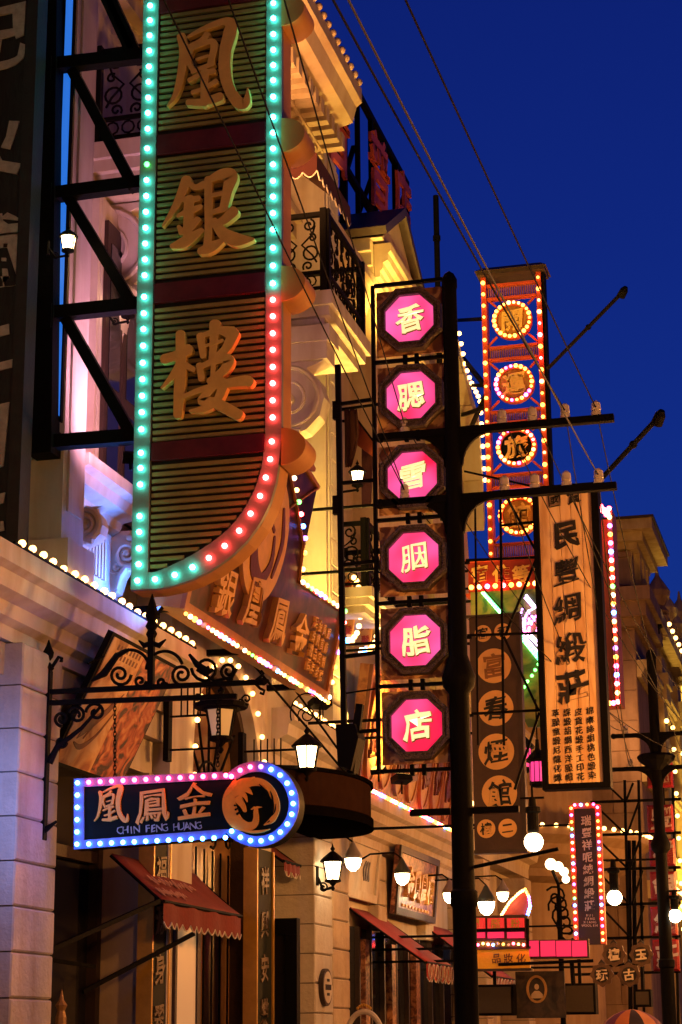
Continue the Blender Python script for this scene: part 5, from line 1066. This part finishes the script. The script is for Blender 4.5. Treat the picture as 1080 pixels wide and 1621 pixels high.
m.build('small_lettering', mat('pale_gold', (.55, .3, .1)), t)
# signboard with tall carved ovals above the second cornice
p0 = onX(588, 1240, -5.7); p0.y = 22.6; F = Fr((-5.72, 22.6, 4.56), (0, 1, 0), (.14, 0, 1))
OV = thing('oval_panel_signboard', 'orange lit signboard with tall carved oval panels above the bulb cornice', 'sign', F.p(0, 0))
b = MB(); b.fbox(F, 0, 5.6, 0, 1.5, -.12, 0); b.build('board', blotch('red_brown_board', (.18, .05, .02), (.3, .1, .04), (.4, .17, .07), 6, .5), OV)
b = MB(); b.ring(F, [(0, 0), (5.6, 0), (5.6, 1.5), (0, 1.5)], [(.06, .06), (5.54, .06), (5.54, 1.44), (.06, 1.44)], .0005, .05); b.build('frame', BROWNWOOD, OV)
for i, ch in enumerate('金玉滿堂福祿壽'):
    a = .5 + .77 * i; m = MB(); m.prism(F, arc(a, .74, .3, .6, 0, 350, 30), .0006, .03); ov = m.build('oval_panel', mat('tan_oval', (.5, .26, .1), .5, var=.35, scale=9), OV)
    m = MB(); m.ring(F, arc(a, .74, .33, .63, 0, 350, 30), arc(a, .74, .3, .6, 0, 350, 30), .0007, .05); m.build('oval_rim', mat('orange_wood', (.4, .15, .05)), ov)
    m = MB(); m.glyph(F, ch, a, .74, .7, .031, .03, .03, 0, 1.2, .55); m.build('character', BROWNWOOD, ov)
# curved amber plaques with bulbs on the second building
for lab, u, v0, v1, y in (('curved amber plaque with bulbs, left of the pair behind the octagon sign', 552, 915, 1010, 23.0), ('curved amber plaque with bulbs, right of the pair behind the octagon sign', 580, 935, 1025, 23.6)):
    F = fY(y); t = thing('amber_plaque', lab, 'sign', F.p(*F.px(u, v1)), 'amber plaques over the side door'); a, q1 = F.px(u, v0); q0 = F.px(u, v1)[1]; qm = (q0 + q1) / 2; hh_ = (q1 - q0) / 2
    m = MB(); m.prism(F, arc(a, qm, .1, hh_, 90, 270, 14) + arc(a, qm, .07, hh_, -90, 90, 14)[1:-1], -.06, 0); m.build('plaque', mat('amber_paint', (.6, .3, .06), .45), t)
    for i in range(4): m = MB(); m.glyph(F, '美容美髮'[i], a - .02, q1 - .1 - (q1 - q0 - .2) * i / 3, .12, .001, .01, .02); m.build('character', mat('dark_red_ink', (.3, .03, .01), .5), t)
    struts(t, y + .03, a - .05, [qm - .1, qm + .1])
    for i in range(9): th = R_(-80 + 20 * i); bulb(t, F.p(a + .1 * math.cos(th) + .06, qm + hh_ * math.sin(th), .03), .035, 'warm')
    for i in range(3): bulb(t, F.p(a - .06 + .05 * i, q0 - .05, .05), .045, ['white', 'blue', 'warm'][i])
# dark cloth drape and red banner by that building
DR = thing('cloth_drape', 'dark gathered cloth hanging from a bar behind the octagon sign', 'drape', onX(556, 650, -5.5)); F = fY(22.9)
m = MB(); pts = []; n = 14
top = F.poly([(547, 650), (566, 645)]); bot = F.poly([(549, 740), (556, 752)])
for i in range(n + 1):
    s = i / n; 
    for j in range(7):
        r = j / 6; a = (top[0][0] * (1 - r) + top[1][0] * r) * (1 - s) + (bot[0][0] * (1 - r) + bot[1][0] * r) * s + .06 * math.sin(s * 3) * r; q = (top[0][1] * (1 - s) + bot[0][1] * s); pts.append(F.p(a, q, .03 * math.sin(j * 2.2)))
m.add(pts, [(i * 7 + j, i * 7 + j + 1, (i + 1) * 7 + j + 1, (i + 1) * 7 + j) for i in range(n) for j in range(6)]); c_ = m.build('cloth', mat('dark_red_cloth', (.06, .012, .012), .9, scale=9), DR, True); md = c_.modifiers.new('t', 'SOLIDIFY'); md.thickness = .02
m = MB(); m.bar(F.p(top[0][0] - .1, top[0][1] + .02), F.p(top[1][0] + .35, top[1][1] + .02), .03); m.build('bar', STEEL, DR)
RBN = thing('red_side_banner', 'rust red cloth banner sloping behind the octagon sign', 'banner', onX(578, 690, -5.5)); m = MB(); F = fY(23.3); m.prism(F, F.poly([(566, 664), (592, 700), (592, 724), (566, 705)]), -.03, 0); m.build('cloth', mat('rust_cloth', (.32, .06, .02), .8), RBN)
m = MB(); m.prism(F, F.poly([(572, 706), (590, 712), (586, 800), (572, 803)]), -.05, -.02); m.build('fall', mat('dark_red_cloth', (.06, .012, .012)), RBN); m = MB(); m.bar(F.p(*F.px(564, 662)), F.p(*F.px(594, 702)), .025); m.build('rod', STEEL, RBN)
struts(DR, 22.9, top[0][0], [top[0][1] + .02]); struts(RBN, 23.32, F.px(566, 664)[0], [F.px(566, 664)[1]])
# tall frame bars left of the octagon sign
FB = thing('sign_frame_post', 'black steel post with side bars just left of the octagon sign', 'frame', (onY(537, 1150, 15.25)[:])); F = fY(15.25)
for (p0, p1, w_) in (((535, 578), (545, 1160), .045), ((537, 640), (592, 632), .028), ((538, 765), (594, 760), .028), ((540, 895), (595, 888), .03), ((543, 1040), (596, 1033), .03), ((545, 1098), (597, 1090), .012)):
    m = MB(); m.bar(F.p(*F.px(*p0)), F.p(*F.px(*p1)), w_); m.build('frame_bar', STEEL, FB)
for v in (650, 800): a, q = F.px(533, v); m = MB(); m.fbox(F, a - .03, a + .03, q - .08, q + .08, -.03, .03); m.build('clamp', STEEL, FB)
m = MB(); m.prism(F, F.poly([(536, 1150), (566, 1148), (572, 1170), (560, 1222), (540, 1215)]), -.15, .1); m.bar(F.p(*F.px(570, 1115)), F.p(*F.px(556, 1225)), .06); m.bar(F.p(*F.px(548, 1160)), F.p(*F.px(598, 1156)), .03); m.build('foot_bracket', STEEL, FB)
# couplet boards flanking the door
for lab, u, v0, x, chs in (('black couplet board with faded gold characters left of the lit window', 250, 1322, -5.86, '福源身翠寶'), ('black couplet board with faded gold characters right of the door', 417, 1345, -5.6, '祥興安樂源')):
    p0 = onX(u - 12, 1600, x); p1 = onX(u + 13, 1600, x); zt = onX(u, v0, x).z; F = fX(x); t = thing('couplet_board', lab, 'sign', (x, p0.y, .6), 'couplet boards beside the doors')
    m = MB(); m.fbox(F, p0.y, p1.y, .6, zt, -.12, 0); m.build('board', BLACKBOARD, t)
    m = MB(); m.fbox(F, p0.y - .03, p0.y - .001, .6, zt, -.12, .02); m.fbox(F, p1.y + .001, p1.y + .03, .6, zt, -.12, .02); m.build('edge_strip', GOLD, t)
    for i, ch in enumerate(chs): m = MB(); m.glyph(F, ch, (p0.y + p1.y) / 2, zt - .3 - .42 * i, .27, .001, .012, .015); m.build('character', mat('faded_gold', (.13, .085, .045), .5), t)
# oval house plaque
F = fX(-5.697); a, q = F.px(512, 1563); t = thing('house_plaque', 'small oval house number plaque on the stone pilaster', 'plaque', F.p(a, q)); m = MB(); m.prism(F, arc(a, q, .2, .2, 0, 350, 24), .0, .05); m.build('rim', DARKWOOD, t)
m = MB(); m.prism(F, arc(a, q, .17, .17, 0, 350, 24), .051, .056); m.build('face', PLASTER, t); m = MB(); m.fbox(F, a - .12, a + .12, q - .03, q + .03, .0565, .06); m.fbox(F, a - .05, a + .05, q + .06, q + .09, .0565, .06); m.fbox(F, a - .05, a + .05, q - .09, q - .06, .0565, .06); m.build('print', BLACKINK, t)
# white garden arch top in front of the second shop
F = fY(20.5); a, q = F.px(577, 1640); t = thing('white_arch', 'rounded top of a cream arch with gilt crest at the bottom edge', 'arch', F.p(a, 0)); m = MB(); pts = arc(a, q - .05, .2, .3, 0, 180, 18)
m.tube([F.p(pts[0][0], 0)] + [F.p(*p) for p in pts] + [F.p(pts[-1][0], 0)], .03, 8); m.build('hoop', PLASTER, t, True); m = MB()
for i in range(7): m.ball(F.p(a - .07 + .023 * i, q + .285 + .035 * math.sin(math.pi * i / 6)), .018, 6)
m.build('gilt_crest', GOLD, t)
# golden spire ornament at lower left
p = onX(97, 1600, -5.9); t = thing('gilt_spire', 'small gilt pointed ornament in the dark shop window', 'ornament', (p.x, p.y, .5)); m = MB(); m.lathe((p.x, p.y, p.z), [(.05, -1.2), (.045, -.05), (.03, .0), (.05, .04), (.02, .08), (.002, .16)], 8); m.build('spire', mat('dull_gold', (.35, .2, .07), .5, .2), t)
# lit strip beside the left pilaster
# ================================================================== lower right clutter
CF = fY(24.0)
t = thing('red_lamp_box_row', 'glowing red light box row with gold characters above the yellow sign', 'sign', CF.p(*CF.px(785, 1500)))
RED1 = emit('red_lightbox', (1, .035, .03), .55, (.4, .02, .02)); RED2 = emit('pink_red_lightbox', (1, .03, .12), .75, (.4, .02, .04))
for i, (u0, u1) in enumerate(((737, 767), (772, 797), (803, 829))):
    for (v0, v1), mm in (((1453, 1471), RED1), ((1475, 1485), RED2)):
        (a0, b0), (a1, b1) = CF.px(u0, v1), CF.px(u1, v0); m = MB(); m.fbox(CF, a0, a1, b0, b1, -.05, 0); m.build('red_pane', mm, t)
    a, q = CF.px((u0 + u1) / 2, 1462); m = MB(); m.glyph(CF, '胭脂粉'[i], a, q, .12, .001, .008, .02); m.build('character', GOLD, t)
m = MB(); P4 = CF.poly([(735, 1450), (834, 1450), (834, 1488), (735, 1488)]); xs = [p_[0] for p_ in P4]; ys = [p_[1] for p_ in P4]; m.fbox(CF, min(xs), max(xs), min(ys), max(ys), -.12, -.051); m.build('case', DARKWOOD, t)
m = MB(); m.tube([CF.p(*CF.px(735, 1474), .03), CF.p(*CF.px(832, 1471), .03)], .022); m.tube([CF.p(*CF.px(836, 1455), .03), CF.p(*CF.px(836, 1500), .03)], .022); m.build('conduit', STEEL, t)
for i in range(12): bulb(t, CF.p(*CF.px(742 + 8 * i, 1494 + (i % 3)), .05), .018, ['amber', 'dim', 'pink', 'warm', 'red', 'blue', 'dim'][i % 7])
t = thing('red_lamp_box_strip', 'low strip of four plain glowing red boxes under the narrow sign', 'sign', CF.p(*CF.px(885, 1517)))
for (u0, u1) in ((838, 852), (856, 878), (881, 903), (906, 928)):
    (a0, b0), (a1, b1) = CF.px(u0, 1514), CF.px(u1, 1489); m = MB(); m.fbox(CF, a0, a1, b0, b1, -.05, 0); m.build('red_pane', RED2, t)
m = MB(); (a0, b0), (a1, b1) = CF.px(836, 1518), CF.px(931, 1486); m.fbox(CF, a0, a1, b0, b1, -.12, -.051); m.build('case', DARKWOOD, t); m = MB(); m.tube([CF.p(*CF.px(790, 1527), .03), CF.p(*CF.px(940, 1521), .03)], .02); m.tube([CF.p(*CF.px(905, 1520), .0), CF.p(*CF.px(908, 1560), .0)], .03); m.build('support_tube', STEEL, t)
t = thing('yellow_cosmetics_sign', 'yellow horizontal sign with brown characters', 'sign', CF.p(*CF.px(790, 1535))); (a0, b0), (a1, b1) = CF.px(737, 1534), CF.px(838, 1502); m = MB(); m.fbox(CF, a0, a1, b0, b1, -.08, .0); m.build('board', mat('yellow_board', (.8, .46, .03), .5, var=.15), t)
for ch, u in zip('品妝化', (786, 805, 825)): a, q = CF.px(u, 1517); m = MB(); m.glyph(CF, ch, a, q, .12, .001, .006, .02); m.build('character', mat('brown_ink', (.16, .06, .02), .6), t)
m = MB(); m.fbox(CF, a0 - .02, a1 + .02, b1 + .001, b1 + .03, -.1, .02); m.fbox(CF, a0 - .02, a1 + .02, b0 - .03, b0 - .001, -.1, .02); m.build('rail', DARKWOOD, t)
for t_, vv in ((bpy.data.objects['red_lamp_box_row'], 1480), (bpy.data.objects['red_lamp_box_strip'], 1500), (t, 1520)): struts(t_, 24.13, CF.px(738, vv)[0], [CF.px(738, vv)[1]])
# oval portrait board
F = fY(24.6); a, q = F.px(850, 1566); t = thing('portrait_board', 'dark board with a pale oval portrait of a seated figure', 'board', F.p(a, q - .5)); m = MB(); (a0, b0), (a1, b1) = F.px(818, 1612), F.px(893, 1537); m.fbox(F, a0, a1, b0, b1, -.06, 0); m.build('board', blotch('dark_print', (.006, .004, .005), (.016, .009, .009), (.03, .017, .013), 8, .5), t)
m = MB(); m.ring(F, arc(a, q, .13, .17, 0, 350, 28), arc(a, q, .1, .14, 0, 350, 28), .0006, .015); m.build('oval_rim', mat('dull_gold', (.35, .2, .07)), t)
m = MB(); m.prism(F, arc(a, q + .03, .028, .036, 0, 345, 16), .0006, .01); m.prism(F, [(a - .075, q - .11), (a + .075, q - .11), (a + .07, q - .06), (a + .03, q - .02), (a - .03, q - .02), (a - .07, q - .06)], .0006, .009); m.build('figure', mat('pale_print', (.4, .3, .22), .6), t)
for lab, u0, v0, u1, v1, y in (('dark blank cabinet box below the yellow sign', 752, 1608, 812, 1558, 24.2), ('grey brown blank panel box left of the round medallions', 893, 1606, 942, 1556, 25), ('small loudspeaker box hanging near the far pole', 1004, 1594, 1030, 1566, 27)):
    F = fY(y); (a0, b0), (a1, b1) = F.px(u0, v0), F.px(u1, v1); t = thing('hanging_box', lab, 'box', F.p(a0, b0)); m = MB(); m.stone(F, a0, a1, b0, b1, -.25, 0, .015); m.build('casing', STEEL, t); m = MB(); m.fbox(F, a0 + .03, a1 - .03, b0 + .03, b1 - .03, .0005, .006); m.build('face', mat('grey_brown_mesh', (.04, .028, .02), .7, scale=60), t); m = MB(); m.bar(F.p((a0 + a1) / 2, b1, -.1), F.p((a0 + a1) / 2, b1 + .3, -.1), .04); m.build('hanger', STEEL, t)
# medallion sign
F = fY(27.5); t = thing('medallion_sign', 'cluster of four scalloped wooden medallions with pale characters', 'sign', F.p(*F.px(985, 1560)))
for ch, u, v in (('檀', 972, 1511), ('玉', 1015, 1511), ('玩', 953, 1543), ('古', 996, 1543)):
    a, q = F.px(u, v); m = MB(); m.prism(F, [(a + (.155 + .012 * math.cos(8 * th)) * math.cos(th), q + (.155 + .012 * math.cos(8 * th)) * math.sin(th)) for th in [k * math.pi / 20 for k in range(40)]] , -.06, 0); md_ = m.build('medallion', mat('carved_brown', (.11, .055, .028), .5, var=.5, scale=30), t)
    m = MB(); m.prism(F, arc(a, q, .105, .105, 0, 350, 24), .0005, .008); m.prism(F, [(a - .05, q + .15), (a + .05, q + .15), (a, q + .21)], -.05, -.005); m.build('inner_disc', mat('near_black_disc', (.012, .006, .005), .6), md_)
    m = MB(); m.glyph(F, ch, a, q, .16, .0085, .012, .03); m.build('character', mat('bright_pale_letter', (.75, .62, .45), .5), md_)
m = MB(); m.bar(F.p(*F.px(945, 1530), -.08), F.p(*F.px(1020, 1525), -.08), .03); m.bar(F.p(*F.px(985, 1500), -.08), F.p(*F.px(985, 1560), -.08), .03); m.build('back_bar', STEEL, t); struts(t, 27.58, F.px(945, 1530)[0], [F.px(945, 1530)[1]])
# striped umbrella top
F = fY(26.0); a, q = F.px(1000, 1600); c_ = F.p(a, q); t = thing('striped_umbrella', 'orange, black and purple striped parasol top at the bottom right', 'umbrella', (c_.x, c_.y, 0)); nseg = 12
cols = [('orange_cloth', (.4, .13, .05)), ('navy_cloth', (.02, .015, .03)), ('salmon_cloth', (.45, .2, .12)), ('purple_cloth', (.12, .02, .09))]
prof = [(0.01, .02), (.12, .0), (.24, -.05), (.34, -.12), (.42, -.22)]
for k in range(nseg):
    m = MB(); V = []
    for r, z in prof:
        for j in range(4): th = 2 * math.pi * (k + j / 3) / nseg; V.append((c_.x + r * math.cos(th), c_.y + r * math.sin(th), c_.z + z))
    m.add(V, [(i * 4 + j, i * 4 + j + 1, i * 4 + j + 5, i * 4 + j + 4) for i in range(4) for j in range(3)]); nm, cl = cols[k % 4]; m.build('canopy_panel', mat(nm, cl, .8), t, True)
m = MB(); m.tube([(c_.x, c_.y, 0), (c_.x, c_.y, c_.z + .06)], .018); m.build('pole', STEEL, t)
# carousel like lit arch and fairy light clusters beyond
F = fY(30.0); t = thing('arched_light_sign', 'small arched sign outlined in white and violet bulbs above the red boxes', 'sign', F.p(*F.px(820, 1440))); P5 = F.poly([(795, 1448), (808, 1428), (822, 1414), (832, 1408), (838, 1420), (840, 1435), (836, 1448)])
m = MB(); m.prism(F, P5, -.08, 0); m.build('board', mat('red_board', (.3, .03, .015)), t)
for i, p in enumerate(along([F.p(a_, q_, .03) for a_, q_ in P5], 22)): bulb(t, p, .024, ['warm', 'amber', 'amber', 'warm', 'amber', 'violet', 'blue'][min(i // 3, 6)])
t = thing('cluster_lamp', 'cluster of small round lamps on a scrolled stand under the eaves', 'lamp', onX(880, 1370, -5.0)); 
for i, (u, v) in enumerate(((872, 1368), (884, 1372), (893, 1380), (896, 1392))): bulb(t, onX(u, v, -5.0 + .05 * i), .1 - .01 * i, 'white', 'round_lamp')
m = MB(); pp_ = onX(884, 1400, -5.0); m.tube([onX(872, 1372, -5.0), pp_, onX(890, 1500, -5.0)], .03); m.tube([onX(896, 1394, -4.85), pp_], .02); m.tube([pp_ + Vector((0, 0, -.2)), Vector((-5.0, pp_.y, 0))], .05); F2 = fY(pp_.y)
for k in range(5): ftube(m, F2, spiral(F2.px(880 + 5 * k, 1420 + 14 * k)[0], F2.px(880, 1420 + 14 * k)[1], .02, .2, 60 * k, 1.4, 16), 0, .02, 5)
m.build('scroll_stand', IRON, t)
# red hanging lanterns
for lab, u, v in (('pink glowing hanging lantern right of the tan disc board', 852, 1222), ('pink glowing hanging lantern half hidden by the tan disc board', 829, 1200)):
    p = onY(u, v, 23.5 if u > 840 else 24.5); t = thing('pink_lantern', lab, 'lantern', p, 'pink hanging lanterns'); m = MB(); m.lathe(p, [(.085, -.13), (.1, -.1), (.1, .1), (.085, .13)], 10); m.build('glass', emit('pink_glass', (1, .05, .28), 1.1, (.5, .05, .1)), t)
    m = MB(); m.lathe(p, [(.06, -.19), (.11, -.16), (.11, -.125)], 10); m.lathe(p, [(.14, .12), (.15, .15), (.09, .22), (.03, .28), (.02, .4)], 10)
    for k in range(10): th = k * math.pi / 5; m.tube([p + Vector((.1 * math.cos(th), .1 * math.sin(th), -.13)), p + Vector((.1 * math.cos(th), .1 * math.sin(th), .13))], .006, 4)
    m.tube([p + Vector((0, 0, .38)), p + Vector((0, 0, .9))], .01); m.build('frame', IRON, t)
# roof letters on an iron frame
F = fX(-6.3); t = thing('roof_letter_sign', 'black iron roof frame with large dull red characters', 'sign', (-6.3, 24, 11.8))
y0_, y1_ = 22.2, 29.0; zt_ = 15.4; zb_ = 11.8
m = MB()
for y in [y0_ + (y1_ - y0_) * i / 8 for i in range(9)]:
    m = MB(); m.bar((-6.34, y, zb_), (-6.34, y, zt_), .1 if int(y * 10) % 2 else .07); m.build('upright', STEEL, t)
for z in (zt_, (zt_ + zb_) / 2 + .2, zb_ + .1): m = MB(); m.bar((-6.34, y0_, z), (-6.34, y1_, z), .09); m.build('rail', STEEL, t)
for i in range(4): m = MB(); yy = y0_ + (y1_ - y0_) * i / 4; m.bar((-6.4, yy, zb_ + .4), (-6.4, yy + (y1_ - y0_) / 4, zt_ - .9), .06); m.build('brace', STEEL, t)
for i in range(5): m = MB(); yy = y0_ + (y1_ - y0_) * i / 4; m.bar((-6.36, yy, zt_ - .1), (-7.6, yy, zb_), .06); m.build('back_stay', STEEL, t)
for ch, u, v, s in (('晋', 524, 200, 1.35), ('普', 592, 275, 1.35), ('店', 630, 322, 1.15)):
    a, q = F.px(u, v); m = MB(); m.glyph(F, ch, a, q, s, .06, .05, .012, 0, 1, 1.0); m.build('character', mat('dull_red_letter', (.5, .09, .06), .6), t)
# antenna mast
p = onY(690, 310, 27); t = thing('antenna_mast', 'thin black mast rising behind the octagon sign', 'mast', (p.x, 27, 9.5)); m = MB(); m.tube([(p.x, 27, 9.0), (p.x, 27, p.z)], .045, 8); m.lathe((p.x, 27, p.z - .75), [(.06, 0), (.06, .08)], 8); m.build('mast_tube', STEEL, t)
# ================================================================== added globe lamps, out of frame, for warm fill on signs and facades
def added_fill_lamp(x, y, power):
    t = thing('added_fill_lamp', 'added globe lamp post out of view giving warm fill light', 'added lamp', (x, y, 0), 'added globe fill lamps out of view'); k = MB()
    k.lathe((x, y, 0), [(.16, 0), (.16, .25), (.1, .4), (.06, .6), (.05, 3.6), (.09, 3.65), (.05, 3.75), (.1, 3.9), (.12, 3.95)], 12); k.build('post', STEEL, t, True)
    k = MB(); k.ball((x, y, 4.14), .2, 16); k.build('globe', emit('fill_globe_glass_%d' % power, (1, .38, .08), power), t, True); return t
for x, y, pw in ((.8, 5.0, 380), (.5, 11.8, 340), (.2, 17.4, 640), (.0, 23.5, 560), (-.3, 30.5, 520), (-.5, 38.5, 600)): added_fill_lamp(x, y, pw)
# ================================================================== floodlights on ledges
PK, BL, YL = (1, .4, .58), (.05, .22, 1), (1, .58, .1)
flood('small black floodlight lighting the truss wall pink', onX(207, 722, -5.2), (-6.15, 15.4, 8.4), PK, 300, 110, .09)
flood('pink floodlight hidden behind the striped sign', (-5.0, 13.95, 6.2), (-5.85, 13.75, 8.6), PK, 110, 140, .1)
flood('small black floodlight washing the sill blue', (-5.5, 15.0, 5.12), (-6.0, 14.4, 5.75), BL, 200, 150, .06)
flood('yellow floodlight on the cornice below the balcony bracket', (-5.5, 20.2, 5.2), (-6.1, 20.9, 9.5), YL, 975, 120)
flood('yellow floodlight on the cornice under the far balcony corner', (-5.3, 18.6, 5.9), (-6.0, 20.2, 9.5), YL, 675, 120)
flood('yellow floodlight on the second cornice ledge', (-5.3, 23.3, 4.75), (-6.2, 24.2, 9.5), YL, 1500, 120)
flood('yellow floodlight on the second roof cornice', (-5.25, 24.2, 10.9), (-5.8, 25.5, 13), YL, 450, 130)
flood('warm floodlight at the eave string course', (-5.3, 17.6, 10.0), (-5.6, 18.8, 12.9), (1, .4, .12), 900, 140)
flood('warm floodlight over the second sill ledge', (-5.5, 27.5, 5.6), (-6.1, 29.5, 10.5), YL, 2250, 120)
flood('yellow floodlight on the turret ledge', (-4.1, 46.5, 11.3), (-4.7, 46.5, 13.0), YL, 180, 140)
flood('yellow floodlight on the far parapet ledge', (-3.4, 57, 9.5), (-4.6, 58, 12.6), YL, 4500, 130)
flood('warm floodlight on the brown building wall', (-5.2, 41.2, 8.3), (-5.6, 44, 7.0), (1, .45, .15), 640, 140)
flood('added unseen blue floodlight beyond the left edge', (-5.6, 11.9, 3.3), (-5.75, 13.2, 3.2), (.22, .34, 1), 50, 130, .1)  # added out of frame, stands in for a neon sign's blue light
flood('yellow floodlight on the second cornice aimed back at the balcony', (-5.4, 22.5, 4.75), (-5.7, 20.2, 9.1), YL, 1350, 80, .12)
flood('added unseen yellow floodlight brightening the far facade from below', (-3.5, 50, 4.2), (-4.4, 52, 9.0), YL, 1800, 120, .12)  # added uplight that brightens the far facade, no post carries it
